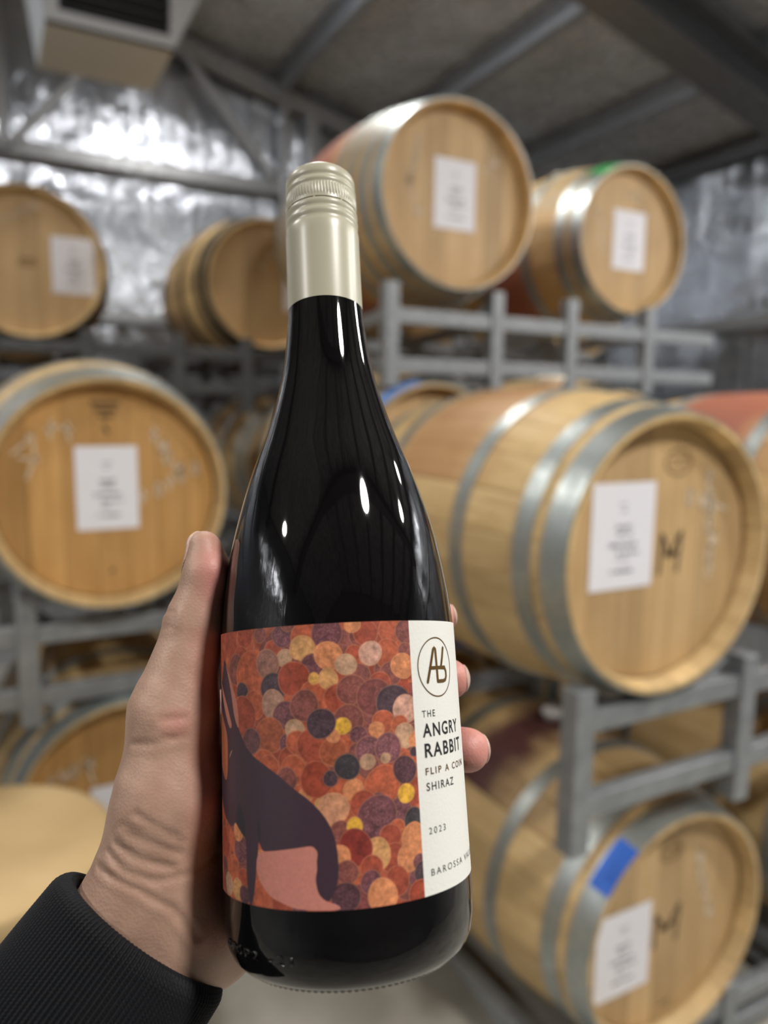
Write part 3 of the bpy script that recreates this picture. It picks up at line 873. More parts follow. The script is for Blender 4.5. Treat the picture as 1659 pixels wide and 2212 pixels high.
bottle = bpy.data.objects.new('wine_bottle', None); COL.objects.link(bottle)
bottle.matrix_world = BM
tag(bottle, 'dark wine bottle with cream screw cap and orange coin-pattern label held in the hand', 'bottle')
PROF = [(0.0060, 0.001), (0.0060, 0.020), (0.0030, 0.028), (0.0004, 0.0325), (0.0, 0.0350), (0.0008, 0.0375), (0.0030, 0.0396), (0.0065, 0.0412), (0.0120, 0.04205), (0.018, 0.0422)]
PROF += [(s, 0.0422) for s in (0.05, 0.08, 0.104)]
PTS = [(0.104, .0422), (0.1145, .0417), (0.1240, .0405), (0.1340, .0391), (0.1425, .0372), (0.1513, .0348), (0.1616, .0319), (0.1700, .0290), (0.1762, .0264), (0.1835, .0240), (0.1911, .0218), (0.2000, .0192), (0.2080, .0176), (0.2160, .0165), (0.2240, .0156), (0.2320, .0149), (0.2400, .0146), (0.2800, .0140)]


def catmull(pts, n):
    out = []
    P = [pts[0]] + pts + [pts[-1]]
    for i in range(1, len(P) - 2):
        for k in range(n):
            t = k / n
            q = []
            for c in (0, 1):
                p0, p1, p2, p3 = P[i - 1][c], P[i][c], P[i + 1][c], P[i + 2][c]
                q.append(0.5 * ((2 * p1) + (-p0 + p2) * t + (2 * p0 - 5 * p1 + 4 * p2 - p3) * t * t + (-p0 + 3 * p1 - 3 * p2 + p3) * t ** 3))
            out.append(tuple(q))
    out.append(P[-2])
    return out


# smooth the hand-measured shoulder profile
ss = np.linspace(0.104, 0.28, 90)
rr = np.interp(ss, [p[0] for p in PTS], [p[1] for p in PTS])
for _ in range(14):
    rr[1:-1] = 0.25 * rr[:-2] + 0.5 * rr[1:-1] + 0.25 * rr[2:]
SH = list(zip(ss.tolist(), rr.tolist()))
FULL = PROF[:-1] + SH + [(0.281, 0.001)]
vs, fs = lathe(FULL, 160, 'Z')
glass = fix_normals(mesh_obj('glass_body', vs, fs, MAT['bottle_glass'], bottle))
R_S = np.array([p[0] for p in PROF[4:-1]] + [p[0] for p in SH]); R_R = np.array([p[1] for p in PROF[4:-1]] + [p[1] for p in SH])

# knurled bearing ring under the base
bm = bmesh.new()
for k in range(110):
    a = 2 * PI * k / 110
    bmesh.ops.create_icosphere(bm, subdivisions=1, radius=0.0011, matrix=Matrix.Translation((0.0352 * math.cos(a), 0.0352 * math.sin(a), 0.0003)))
bm_obj('base_knurling', bm, MAT['bottle_glass'], bottle, smooth=True)


def on_cyl(arc, s, off=0.0):
    """arc, s in mm on the label cylinder -> local point"""
    r = RL + off
    t = arc / 1000.0 / RL
    return (r * math.sin(t), -r * math.cos(t), s / 1000.0)


def on_glass(arc, s, off):
    t = arc / 1000.0 / RL
    r = float(np.interp(s / 1000.0, R_S, R_R)) + off
    return (r * math.sin(t), -r * math.cos(t), s / 1000.0)


# ---- screw cap
NK = 432


def capmod(i, k, a):
    if CAPK[i] == 'k':
        ph = (k % 6)
        return 0.00022 if ph in (1, 2) else (-0.00006 if ph in (4, 5) else 0.0001)
    if CAPK[i] == 's':
        # slit interrupted by small bridges
        return 0.0011 if (k + 14) % 54 < 4 else 0.0
    return 0.0


CAPP = [(0.0, 1.0, ''), (0.0, 12.2, ''), (0.4, 13.3, ''), (1.2, 14.0, ''), (2.4, 14.35, ''), (4.2, 14.45, ''), (5.0, 14.3, ''), (5.6, 14.0, ''), (6.2, 14.0, ''), (6.9, 14.35, ''), (7.6, 14.65, ''), (8.4, 14.6, ''), (9.0, 14.3, ''),
        (9.6, 14.25, ''), (9.8, 14.4, 'k'), (12.0, 14.45, 'k'), (14.4, 14.5, 'k'), (14.7, 14.5, ''), (15.9, 14.6, ''), (16.35, 14.6, ''), (16.4, 13.5, 's'), (16.85, 13.5, 's'), (16.9, 14.6, ''), (17.4, 14.8, ''), (18.6, 14.9, ''), (19.4, 14.55, ''), (20.2, 14.4, ''),
        (21.0, 14.7, ''), (21.8, 14.95, ''), (22.8, 14.95, ''), (23.6, 14.6, ''), (24.6, 14.5, ''), (25.6, 14.8, ''), (26.8, 15.0, ''), (30.0, 14.98, ''), (45.0, 14.98, ''), (59.6, 15.05, ''), (60.0, 15.05, ''), (60.0, 14.7, ''), (50.0, 14.6, '')]
CAPK = [c[2] for c in CAPP]
vs, fs = lathe([(HT - c[0] / 1000.0, c[1] / 1000.0) for c in CAPP], NK, 'Z', mod=capmod)
cap = fix_normals(mesh_obj('screw_cap', vs, fs, MAT['cap'], bottle))
cap['label'] = 'cream screw cap'
bv = cap.modifiers.new('soft', 'EDGE_SPLIT'); bv.split_angle = R(50)

# ---- label artwork, painted per vertex
A0, A1, S0, S1 = -80.0, 24.0, 23.6, 106.3
DA = 0.16
na, nsn = int((A1 - A0) / DA), int((S1 - S0) / DA)
ga = np.linspace(A0, A1, na + 1); gs = np.linspace(S0, S1, nsn + 1)
AA, SS = np.meshgrid(ga, gs, indexing='ij')
rng = np.random.default_rng(4)


def smooth_noise(shape, it, seed):
    r = np.random.default_rng(seed).standard_normal(shape)
    for _ in range(it):
        r = (r + np.roll(r, 1, 0) + np.roll(r, -1, 0)) / 3
        r = (r + np.roll(r, 1, 1) + np.roll(r, -1, 1)) / 3
    return r / r.std()


N_F = smooth_noise(AA.shape, 1, 1); N_M = smooth_noise(AA.shape, 6, 2); N_L = smooth_noise(AA.shape, 40, 3)
PAL = dict(r=(172, 74, 52), r2=(166, 68, 46), R=(148, 52, 44), o=(196, 92, 60), o2=(174, 86, 56), m=(138, 74, 66), m2=(130, 66, 62), m3=(112, 70, 72), p=(116, 66, 72),
           p2=(130, 76, 82), pd=(86, 52, 60), d=(76, 55, 64), dd=(62, 55, 60), l=(224, 138, 88), l2=(214, 152, 92), y2=(224, 162, 80), yy=(236, 176, 56), k=(198, 152, 118),
           k2=(162, 106, 90), k3=(180, 132, 110), k4=(208, 140, 102), kk=(212, 156, 134))
img = np.zeros(AA.shape + (3,)) + np.array((178, 84, 56.))
img += (N_L[..., None] * np.array((14, 12, 8.)))


def coin(cx, cs, r, key, rim=True):
    i0, i1 = np.searchsorted(ga, [cx - r - .5, cx + r + .5]); j0, j1 = np.searchsorted(gs, [cs - r - .5, cs + r + .5])
    if i1 <= i0 or j1 <= j0: return
    sl = (slice(i0, i1), slice(j0, j1))
    X, Y = AA[sl] - cx, SS[sl] - cs
    ph = (cx * 7.3 + cs * 3.1)
    ang = np.arctan2(Y, X)
    d = np.hypot(X, Y) / (1 + .03 * np.sin(2 * ang + ph) + .02 * np.sin(3 * ang + ph * 2))
    base = np.array(PAL[key], float)
    c = np.zeros(X.shape + (3,)) + base
    c *= (1 + .045 * N_M[sl] + .03 * N_F[sl] + .05 * N_L[sl])[..., None]
    # embossed relief lines
    if r > 1.9 and key not in ('R', 'yy'):
        q = np.sin(X * 2.9 + 2.2 * np.sin(Y * 1.3 + ph) + ph) * np.sin(Y * 2.6 + 1.9 * np.sin(X * 1.1 + ph))
        amt = {'p': .5, 'p2': .5, 'pd': .45, 'd': .4, 'dd': .35, 'kk': .6, 'k': .4, 'k2': .3, 'k3': .45, 'k4': .4, 'm': .3, 'm2': .28, 'l2': .25}.get(key, .14)
        ln = np.clip(1 - np.abs(q - .25) * 4.5, 0, 1) * (d < r * .8) * np.clip(N_M[sl] * .5 + .8, 0, 1) * np.minimum(amt * 1.8, .85)
        hi = np.minimum(base * 1.5 + 40, (232, 178, 160))
        c = c * (1 - ln[..., None]) + hi * ln[..., None]
        ln2 = np.clip(1 - np.abs(d - r * .84) / .14, 0, 1) * .25
        c = c * (1 - ln2[..., None]) + base * .8 * ln2[..., None]
    if rim:
        lr = np.clip(1 - np.abs(d - r + .15) / .2, 0, 1) * .62
        c = c * (1 - lr[..., None]) + np.array((222, 150, 108.)) * lr[..., None]
    a = np.clip((r - d) / DA + .5, 0, 1)[..., None]
    img[sl] = img[sl] * (1 - a) + c * a


keys = ['r', 'o', 'o', 'r', 'm', 'o', 'o2', 'r2', 'r', 'm2', 'r', 'o']
for _ in range(300):
    coin(rng.uniform(A0, A1), rng.uniform(S0, S1), rng.uniform(2.6, 6.0), keys[rng.integers(len(keys))], rng.random() < .6)
for _ in range(40):
    coin(rng.uniform(A0, -60), rng.uniform(S0, S1), rng.uniform(2, 4.6), list(PAL)[rng.integers(len(PAL))])
for cx_, cs_, r_c, key in COINS:
    coin(cx_, cs_, r_c * 1.1, key)


def fill_poly(poly, colr, soft=DA):
    P = np.array(poly, float)
    lo, hi = P.min(0) - .5, P.max(0) + .5
    i0, i1 = np.searchsorted(ga, [lo[0], hi[0]]); j0, j1 = np.searchsorted(gs, [lo[1], hi[1]])
    sl = (slice(i0, i1), slice(j0, j1))
    X, Y = AA[sl], SS[sl]
    inside = np.zeros(X.shape, bool); dist = np.full(X.shape, 1e9)
    for k in range(len(P)):
        x0, y0 = P[k]; x1, y1 = P[(k + 1) % len(P)]
        cond = ((y0 > Y) != (y1 > Y))
        with np.errstate(divide='ignore', invalid='ignore'):
            xi = (x1 - x0) * (Y - y0) / (y1 - y0 + 1e-12) + x0
        inside ^= cond & (X < xi)
        L2 = (x1 - x0) ** 2 + (y1 - y0) ** 2 + 1e-12
        t = np.clip(((X - x0) * (x1 - x0) + (Y - y0) * (y1 - y0)) / L2, 0, 1)
        dist = np.minimum(dist, np.hypot(X - x0 - t * (x1 - x0), Y - y0 - t * (y1 - y0)))
    sd = np.where(inside, dist, -dist)
    a = np.clip(sd / soft + .5, 0, 1)[..., None]
    c = np.array(colr, float) * (1 + .012 * N_F[sl] + .01 * N_M[sl])[..., None]
    img[sl] = img[sl] * (1 - a) + c * a


def round_poly(poly, n=2):
    P = [np.array(p, float) for p in poly]
    for _ in range(n):
        Q = []
        for k in range(len(P)):
            a, b = P[k], P[(k + 1) % len(P)]
            Q += [a * .78 + b * .22, a * .22 + b * .78]
        P = Q
    return P


DARK = (68, 47, 60)
fill_poly(round_poly(ART_FACE), (188, 104, 70))
fill_poly(round_poly(ART_CHEST), (42, 42, 50))
fill_poly(round_poly(ART_BODY), DARK)
# nose, muzzle and front paw beyond the left silhouette
fill_poly(round_poly([(-60, 82), (-54, 62), (-49, 58), (-48, 45), (-52, 48), (-58, 54), (-63, 66)]), DARK)
fill_poly(round_poly(ART_FACE), (188, 104, 70))
fill_poly(round_poly(ART_CHEST), (42, 42, 50))
fill_poly(round_poly(ART_CHEST2), (46, 40, 52))
fill_poly(round_poly([(-35.0, 42), (-30.0, 42), (-30.4, 34), (-31.4, 27.5), (-32.6, 23.5), (-33.8, 23.5), (-34.9, 30)]), DARK)
fill_poly(round_poly(ART_THIGH), (222, 138, 122))
fill_poly(round_poly(ART_EAR1), (198, 122, 104)); fill_poly(round_poly(ART_EAR2), (198, 122, 104)); fill_poly(ART_EYE, (206, 140, 120))
g_ = img.mean(-1, keepdims=True); img = g_ + (img - g_) * 0.9
img = np.clip(img * 0.97, 0, 255) / 255.0
lin = np.where(img <= 0.04045, img / 12.92, ((img + 0.055) / 1.055) ** 2.4)

TH = AA / 1000.0 / RL
co = np.stack([RL * np.sin(TH), -RL * np.cos(TH), SS / 1000.0], -1).reshape(-1, 3)
nj = nsn + 1
ii, jj = np.meshgrid(np.arange(na), np.arange(nsn), indexing='ij')
p0 = (ii * nj + jj).ravel()
quads = np.stack([p0, p0 + nj, p0 + nj + 1, p0 + 1], -1)
me = bpy.data.meshes.new('label_artwork')
me.vertices.add(len(co)); me.vertices.foreach_set('co', co.ravel())
me.loops.add(quads.size); me.loops.foreach_set('vertex_index', quads.ravel())
me.polygons.add(len(quads)); me.polygons.foreach_set('loop_start', np.arange(0, quads.size, 4)); me.polygons.foreach_set('loop_total', np.full(len(quads), 4))
me.update(calc_edges=True)
me.polygons.foreach_set('use_smooth', [True] * len(me.polygons))
ca = me.color_attributes.new('print', 'FLOAT_COLOR', 'POINT')
ca.data.foreach_set('color', np.concatenate([lin.reshape(-1, 3), np.ones((len(co), 1))], 1).ravel())
mt = new_mat('printed_label_paper', (1, 1, 1), 0.5)
at = node(mt, 'ShaderNodeAttribute', attribute_name='print'); link(mt, at.outputs['Color'], bsdf(mt).inputs['Base Color'])
link(mt, bump(mt, noise(mt, coords(mt), 1600, 2), 0.12, 0.0002), bsdf(mt).inputs['Normal'])
me.materials.append(mt)
art = bpy.data.objects.new('label_artwork', me); COL.objects.link(art); art.parent = bottle
art['label'] = 'orange label art of overlapping coins behind a dark seated rabbit'

# white strip of the label
mt = new_mat('textured_white_paper', (0.84, 0.84, 0.80), 0.6)
link(mt, bump(mt, noise(mt, coords(mt), 900, 3), 0.35, 0.0003), bsdf(mt).inputs['Normal'])
vs, fs = [], []
n = 60
for i in range(n + 1):
    arc = A1 + (70.0 - A1) * i / n
    vs += [on_cyl(arc, S0), on_cyl(arc, S1)]
for i in range(n): fs.append((2 * i, 2 * i + 2, 2 * i + 3, 2 * i + 1))
strip = mesh_obj('label_strip', vs, fs, mt, bottle); strip['label'] = 'white textured strip of the label'

MAT['black_ink'] = new_mat('black_ink', (0.012, 0.011, 0.012), 0.5)
MAT['bronze'] = new_mat('bronze_foil', (0.34, 0.19, 0.06), 0.28, 0.85)


def text_mesh(body, width, cap_h, spacing=1.12, bold=0.0):
    cu = bpy.data.curves.new('txt', 'FONT'); cu.body = body; cu.size = 1.0; cu.space_character = spacing
    cu.offset = bold; cu.resolution_u = 6
    ob = bpy.data.objects.new('txt', cu); COL.objects.link(ob)
    bpy.context.view_layer.update()
    dg = bpy.context.evaluated_depsgraph_get()
    me_ = bpy.data.meshes.new_from_object(ob.evaluated_get(dg))
    bpy.data.objects.remove(ob); bpy.data.curves.remove(cu)
    V = np.array([v.co[:] for v in me_.vertices])
    lo = V.min(0); hi = V.max(0)
    sx = width / (hi[0] - lo[0]); sy = cap_h / 0.73
    base = 0.0
    if 'Q' not in body:
        base = max(lo[1], -0.02); sy = cap_h / (hi[1] - base)
    bm_ = bmesh.new(); bm_.from_mesh(me_); bpy.data.meshes.remove(me_)
    for v in bm_.verts:
        v.co = Vector(((v.co.x - lo[0]) * sx, (v.co.y - base) * sy, 0))
    x = 0.7
    while x < width:
        g = bm_.verts[:] + bm_.edges[:] + bm_.faces[:]
        bmesh.ops.bisect_plane(bm_, geom=g, plane_co=(x, 0, 0), plane_no=(1, 0, 0), dist=1e-6)
        x += 0.7
    return bm_


def cyl_text(name, body, arc, s, width, cap_h, mat, parent, spacing=1.12, bold=0.0, fn=on_cyl, off=0.00006, thick=0.0):
    bm_ = text_mesh(body, width, cap_h, spacing, bold)
    if thick:
        r = bmesh.ops.extrude_face_region(bm_, geom=bm_.faces[:])
        for e in r['geom']:
            if isinstance(e, bmesh.types.BMVert): e.co.z += thick
    for v in bm_.verts:
        z = v.co.z
        v.co = Vector(fn(arc + v.co.x, s + v.co.y, off + z))
    return bm_obj(name, bm_, mat, parent, smooth=False)


cyl_text('lettering', 'THE', 27.3, 75.6, 6.2, 2.1, MAT['black_ink'], strip, 1.3, 0.010)
cyl_text('lettering', 'ANGRY', 27.1, 69.5, 21.8, 4.2, MAT['black_ink'], strip, 1.2, 0.022)
cyl_text('lettering', 'RABBIT', 27.5, 63.3, 23.4, 4.3, MAT['black_ink'], strip, 1.2, 0.022)
cyl_text('foil_lettering', 'FLIP A COIN', 27.3, 58.1, 25.0, 2.15, MAT['bronze'], strip, 1.35, 0.02)
cyl_text('lettering', 'SHIRAZ', 27.3, 53.35, 14.8, 2.45, MAT['black_ink'], strip, 1.28, 0.014)
cyl_text('lettering', '2023', 27.2, 40.7, 7.9, 1.95, MAT['black_ink'], strip, 1.4)
cyl_text('lettering', 'BAROSSA VALLEY', 27.1, 28.9, 34.0, 1.95, MAT['black_ink'], strip, 1.4)


def cyl_stroke(name, lines, w, mat, parent, off=0.00008):
    vs, fs = [], []
    for ln in lines:
        P = [np.array(p, float) for p in ln]
        closed = np.linalg.norm(P[0] - P[-1]) < 1e-6
        fine = [P[0]]
        for a, b in zip(P[:-1], P[1:]):
            k = max(1, int(np.linalg.norm(b - a) / 0.6))
            fine += [a + (b - a) * (i + 1) / k for i in range(k)]
        m_ = len(fine)
        st = len(vs)
        for i, p in enumerate(fine):
            if closed: t = fine[(i + 1) % (m_ - 1)] - fine[(i - 1) % (m_ - 1)]
            else: t = fine[min(i + 1, m_ - 1)] - fine[max(i - 1, 0)]
            t = t / (np.linalg.norm(t) + 1e-9); nn = np.array([-t[1], t[0]]) * w / 2
            vs += [on_cyl(*(p + nn), off), on_cyl(*(p - nn), off)]
        for i in range(m_ - 1):
            q = st + 2 * i
            fs.append((q, q + 1, q + 3, q + 2))
        # round ends
        for e in ((fine[0], fine[-1]) if not closed else ()):
            c0 = len(vs); vs.append(on_cyl(*e, off))
            for k in range(13):
                a = 2 * PI * k / 12; vs.append(on_cyl(e[0] + w / 2 * math.cos(a), e[1] + w / 2 * math.sin(a), off))
            fs += [(c0, c0 + 1 + k, c0 + 2 + k) for k in range(12)]
    return mesh_obj(name, vs, fs, mat, parent, smooth=False)


cyl_stroke('foil_circle', [[(36.3 + 9.5 * math.cos(t), 91.2 + 9.5 * math.sin(t)) for t in [2 * PI * k / 72 for k in range(73)]]], 0.42, MAT['bronze'], strip)
cyl_stroke('foil_monogram', [[(30.9, 86.5), (32.6, 91.1), (34.7, 96.9), (35.3, 97.4), (35.9, 96.9), (36.1, 93.0), (36.3, 86.7)], [(32.4, 90.9), (36.0, 90.9), (41.2, 90.9)],
                             [(40.9, 97.3), (39.9, 94.0), (38.7, 90.9)], [(38.4, 90.9), (41.2, 90.7), (42.0, 89.6), (42.0, 87.9), (41.2, 86.8), (39.7, 86.5), (36.3, 86.5)]], 1.15, MAT['bronze'], strip, 0.00010)
# embossed mould marks near the heel of the bottle
cyl_text('moulded_marks', '0P0P2 -21', -50, 8.4, 32, 2.4, MAT['bottle_glass'], bottle, 1.3, -0.01, fn=on_glass, off=-0.0001, thick=0.0006)

# ------------------------------------------------------------------ person: left hand round the bottle, wrist, ribbed cuff (same local axes, millimetres)


def rcone(P, a, b, r1, r2):
    a = np.array(a, float); b = np.array(b, float)
    ba = b - a; l2 = ba @ ba; rrr = r1 - r2; a2 = l2 - rrr * rrr; il2 = 1.0 / l2
    pa = P - a; y = pa @ ba; z = y - l2
    x2 = ((pa * l2 - y[:, None] * ba) ** 2).sum(1)
    y2 = y * y * l2; z2 = z * z * l2
    k = np.sign(rrr) * rrr * rrr * x2
    d = (np.sqrt(x2 * a2 * il2) + y * rrr) * il2 - r1
    c1 = np.sign(z) * a2 * z2 > k
    c2 = np.sign(y) * a2 * y2 < k
    d = np.where(c2, np.sqrt(x2 + y2) * il2 - r1, d)
    d = np.where(c1, np.sqrt(x2 + z2) * il2 - r2, d)
    return d


def smin(a, b, k):
    h = np.maximum(k - np.abs(a - b), 0) / k
    return np.minimum(a, b) - h * h * h * k / 6.0


Wc = np.array((-69., 12., 6.)); We = np.array((.75, .25, -.62)); We /= np.linalg.norm(We)
Wa = np.array((-.62, -.13, -.775)); Wa /= np.linalg.norm(Wa)
PALM = []
for k_, rr_ in ((-12, 17.5), (0, 19.5), (12, 18)):
    PALM.append((Wc + We * k_ - Wa * 6, Wc + We * k_ * .95 + Wa * 60, rr_, rr_ + 2))
PALM += [((-72, 8, 17), (-62.5, 4, 52), 19, 17.5), ((-62.5, 4, 50), (-60.5, 4, 80), 17.5, 14.6), ((-66, 9, 24), (-60, 14, 60), 18, 15),
         ((-56, 20, 4), (-47, 36, 70), 17, 12.5), ((-54, 24, 2), (-44, 44, 54), 17, 13), ((-50, 28, 0), (-40, 45, 38), 16, 12.5), ((-50, 26, -2), (-38, 42, 20), 15, 13),
         ((-58, 12, 60), (-47, 32, 72), 14, 11)]
THUMB = [((-60.5, 2, 80), (-52.6, 1, 112), 14.2, 10.0), ((-60.5, 6, 80), (-52.2, 5, 112), 13.8, 10.0),
         ((-52.6, .5, 112), (-47.6, -1, 129), 10.0, 8.2), ((-52.2, 5.5, 112), (-47.4, 5.5, 129), 10.0, 8.3),
         ((-47.6, -1, 129), (-48.9, 0, 139.6), 8.2, 5.9), ((-47.4, 5.5, 129), (-48.8, 4.0, 139.4), 8.3, 6.0)]
FING = [
    [((-46, 40, 76), 11.0), ((-4, 53, 99), 9.6), ((26, 45.5, 107.5), 8.4), ((41.4, 28.5, 111.0), 7.2)],
    [((-42, 46, 57), 11.5), ((0, 53, 77), 9.8), ((29, 44, 84), 8.6), ((43.6, 25.5, 86.0), 7.9)],
    [((-38, 46, 39), 11.5), ((3, 53, 55), 9.6), ((33, 43, 59), 8.9), ((48.6, 24, 58.6), 8.5)],
    [((-36, 42, 22), 10.5), ((-4, 51.5, 33), 8.6), ((17, 48.5, 36), 7.7), ((31, 41, 37), 6.9)],
]
CREASE = [[(-61.0, 78.8), (-53.6, 78.7)], [(-71.5, 71.1), (-63.6, 70.9), (-57.2, 71.8)], [(-60.5, 73.0), (-53.6, 72.3)], [(-68.6, 49.1), (-63.3, 45.8), (-56.6, 41.5)],
          [(-71.1, 42.8), (-63.3, 39.9), (-55.5, 35.4)], [(-76.2, 39.8), (-68.4, 35.3), (-58.1, 31.3)], [(-78.7, 37.0), (-73.5, 31.4), (-63.2, 27.8), (-52.9, 28.0), (-46.4, 30.5)],
          [(-82.6, 32.0), (-68.3, 25.8), (-58.0, 18.3), (-51.0, 7.0)], [(-62.5, 116.1), (-58.2, 114.9)], [(-62.0, 113.3), (-57.7, 112.4)], [(-63, 110.6), (-58.5, 110)], [(-73.9, 45.4), (-64.7, 43.3), (-54.8, 39.0)]]
CAMP = [0.45, .4, .35, .5, .5, .55, .45, .7, .45, .45, .35, .3]


def seg2(P, a, b):
    a = np.array(a, float); b = np.array(b, float)
    ba = b - a; t = np.clip(((P[:, 0] - a[0]) * ba[0] + (P[:, 1] - a[1]) * ba[1]) / (ba @ ba), 0, 1)
    return np.hypot(P[:, 0] - a[0] - t * ba[0], P[:, 1] - a[1] - t * ba[1])


def hand_sdf(P, detail=True):
    d = None
    for a, b, r1, r2 in PALM:
        q = rcone(P, a, b, r1, r2)
        d = q if d is None else smin(d, q, 9)
    t = None
    for a, b, r1, r2 in THUMB:
        q = rcone(P, a, b, r1, r2)
        t = q if t is None else smin(t, q, 4)
    d = smin(d, t, 10)
    fd = None
    for ch in FING:
        c = None
        for (a, r1), (b, r2) in zip(ch[:-1], ch[1:]):
            q = rcone(P, a, b, r1, r2)
            c = q if c is None else smin(c, q, 4)
        fd = c if fd is None else smin(fd, c, 1.2)
    d = smin(d, fd, 6)
    if detail:
        xz = P[:, [0, 2]]
        front = np.clip((18 - P[:, 1]) / 8, 0, 1)
        for ln, am in zip(CREASE, CAMP):
            dd = None
            for a, b in zip(ln[:-1], ln[1:]):
                q = seg2(xz, a, b)
                dd = q if dd is None else np.minimum(dd, q)
            d = d + front * am * .72 * (np.exp(-(dd / 1.1) ** 2) - .45 * np.exp(-((dd - 2.4) / 1.3) ** 2))
        d = d + .10 * np.sin(P[:, 0] * .55 + 1.3 * np.sin(P[:, 2] * .21)) * np.sin(P[:, 2] * .43 + P[:, 1] * .3)
    # flesh pressed flat against the glass
    rb = np.interp(P[:, 2] / 1000.0, R_S, R_R, left=0.036, right=0.014) * 1000.0 + np.where((P[:, 2] > 23) & (P[:, 2] < 107), 0.2, 0.0)
    db = np.hypot(P[:, 0], P[:, 1]) - rb
    db = np.where(P[:, 2] < 0, np.hypot(np.maximum(db, 0), P[:, 2]), db)
    d = -smin(-d, db - 0.12, 1.5)
    return d


def surface_net(fn, lo, hi, h, B=8):
    lo = np.array(lo, float)
    nb = np.ceil((np.array(hi) - lo) / (h * B)).astype(int)
    n = nb * B + 1
    bc = np.stack(np.meshgrid(*[(np.arange(k) + .5) * B * h for k in nb], indexing='ij'), -1).reshape(-1, 3) + lo
    cd = fn(bc).reshape(nb)
    act = np.abs(cd) < B * h * 0.87 + 4.0
    F = np.repeat(np.repeat(np.repeat(np.where(cd > 0, 50.0, -50.0), B, 0), B, 1), B, 2)
    F = np.pad(F, ((0, 1),) * 3, mode='edge').astype(np.float32)
    M = np.zeros(n, bool)
    for ox in (0, 1):
        for oy in (0, 1):
            for oz in (0, 1):
                e = np.repeat(np.repeat(np.repeat(act, B, 0), B, 1), B, 2)
                M[ox:ox + e.shape[0], oy:oy + e.shape[1], oz:oz + e.shape[2]] |= e
    idx = np.argwhere(M)
    vals = np.empty(len(idx), np.float32)
    for s in range(0, len(idx), 400000):
        vals[s:s + 400000] = fn(idx[s:s + 400000] * h + lo)
    F[M] = vals
    S = F < 0
    c = [S[a:n[0] - 1 + a, b:n[1] - 1 + b, g:n[2] - 1 + g] for a in (0, 1) for b in (0, 1) for g in (0, 1)]
    allin = np.logical_and.reduce(c); anyin = np.logical_or.reduce(c)
    cells = np.argwhere(anyin & ~allin)
    cid = np.full(n - 1, -1, np.int64); cid[tuple(cells.T)] = np.arange(len(cells))
    acc = np.zeros((len(cells), 3)); cnt = np.zeros(len(cells))
    off = [(a, b, g) for a in (0, 1) for b in (0, 1) for g in (0, 1)]
    for i, o1 in enumerate(off):
        for o2 in off[i + 1:]:
            df = np.abs(np.array(o1) - np.array(o2))
            if df.sum() != 1: continue
            f1 = F[tuple((cells + o1).T)]; f2 = F[tuple((cells + o2).T)]
            mk = (f1 < 0) != (f2 < 0)
            t = np.where(mk, f1 / np.where(mk, f1 - f2, 1), 0)
            p = np.array(o1) + t[:, None] * (np.array(o2) - np.array(o1))
            acc[mk] += p[mk]; cnt[mk] += 1
    V = (cells + acc / cnt[:, None]) * h + lo
    quads = []
    for ax in range(3):
        u1, u2 = (ax + 1) % 3, (ax + 2) % 3
        s0 = [slice(None)] * 3; s1 = [slice(None)] * 3
        s0[ax] = slice(0, n[ax] - 1); s1[ax] = slice(1, n[ax])
        diff = S[tuple(s0)] != S[tuple(s1)]
        e = np.argwhere(diff)
        e = e[(e[:, u1] > 0) & (e[:, u2] > 0) & (e[:, u1] < n[u1] - 1) & (e[:, u2] < n[u2] - 1)]
        inside = S[tuple(e.T)]
        d1 = np.zeros(3, int); d1[u1] = 1; d2 = np.zeros(3, int); d2[u2] = 1
        q = np.stack([cid[tuple((e - d1 - d2).T)], cid[tuple((e - d2).T)], cid[tuple(e.T)], cid[tuple((e - d1).T)]], 1)
        q[~inside] = q[~inside][:, ::-1]
        quads.append(q)
    Q = np.concatenate(quads); Q = Q[(Q >= 0).all(1)]
    return V, Q


def np_mesh(name, V, Q, mat, parent=None):
    me = bpy.data.meshes.new(name)
    me.vertices.add(len(V)); me.vertices.foreach_set('co', np.asarray(V, float).ravel())
    me.loops.add(Q.size); me.loops.foreach_set('vertex_index', Q.ravel())
    me.polygons.add(len(Q)); me.polygons.foreach_set('loop_start', np.arange(0, Q.size, 4)); me.polygons.foreach_set('loop_total', np.full(len(Q), 4))
    me.update(calc_edges=True); me.validate()
    me.polygons.foreach_set('use_smooth', [True] * len(me.polygons))
    me.materials.append(mat)
    o = bpy.data.objects.new(name, me); COL.objects.link(o)
    if parent: o.parent = parent
    return o


# skin
mt = new_mat('skin', (0.6, 0.4, 0.3), 0.5)
at = node(mt, 'ShaderNodeAttribute', attribute_name='flush')
v = coords(mt)
nz = noise(mt, v, 90, 3)
base_c = ramp(mt, nz, [(0.3, (0.44, 0.285, 0.205)), (0.7, (0.52, 0.35, 0.26))])
sk = mixc(mt, at.outputs['Fac'], base_c, (0.66, 0.27, 0.235))
B_ = bsdf(mt)
link(mt, sk, B_.inputs['Base Color'])
B_.inputs['Subsurface Weight'].default_value = 0.25
B_.inputs['Subsurface Radius'].default_value = (1.0, 0.35, 0.2)
B_.inputs['Subsurface Scale'].default_value = 0.003
n_a = noise(mt, v, 1500, 3); vo = node(mt, 'ShaderNodeTexVoronoi'); vo.inputs['Scale'].default_value = 900; link(mt, v, vo.inputs['Vector'])
b_1 = bump(mt, n_a, 0.25, 0.00025)
link(mt, bump(mt, vo.outputs['Distance'], 0.30, 0.00025, b_1), B_.inputs['Normal'])
MAT['skin'] = mt
MAT['nail'] = new_mat('fingernail', (0.64, 0.44, 0.37), 0.3)

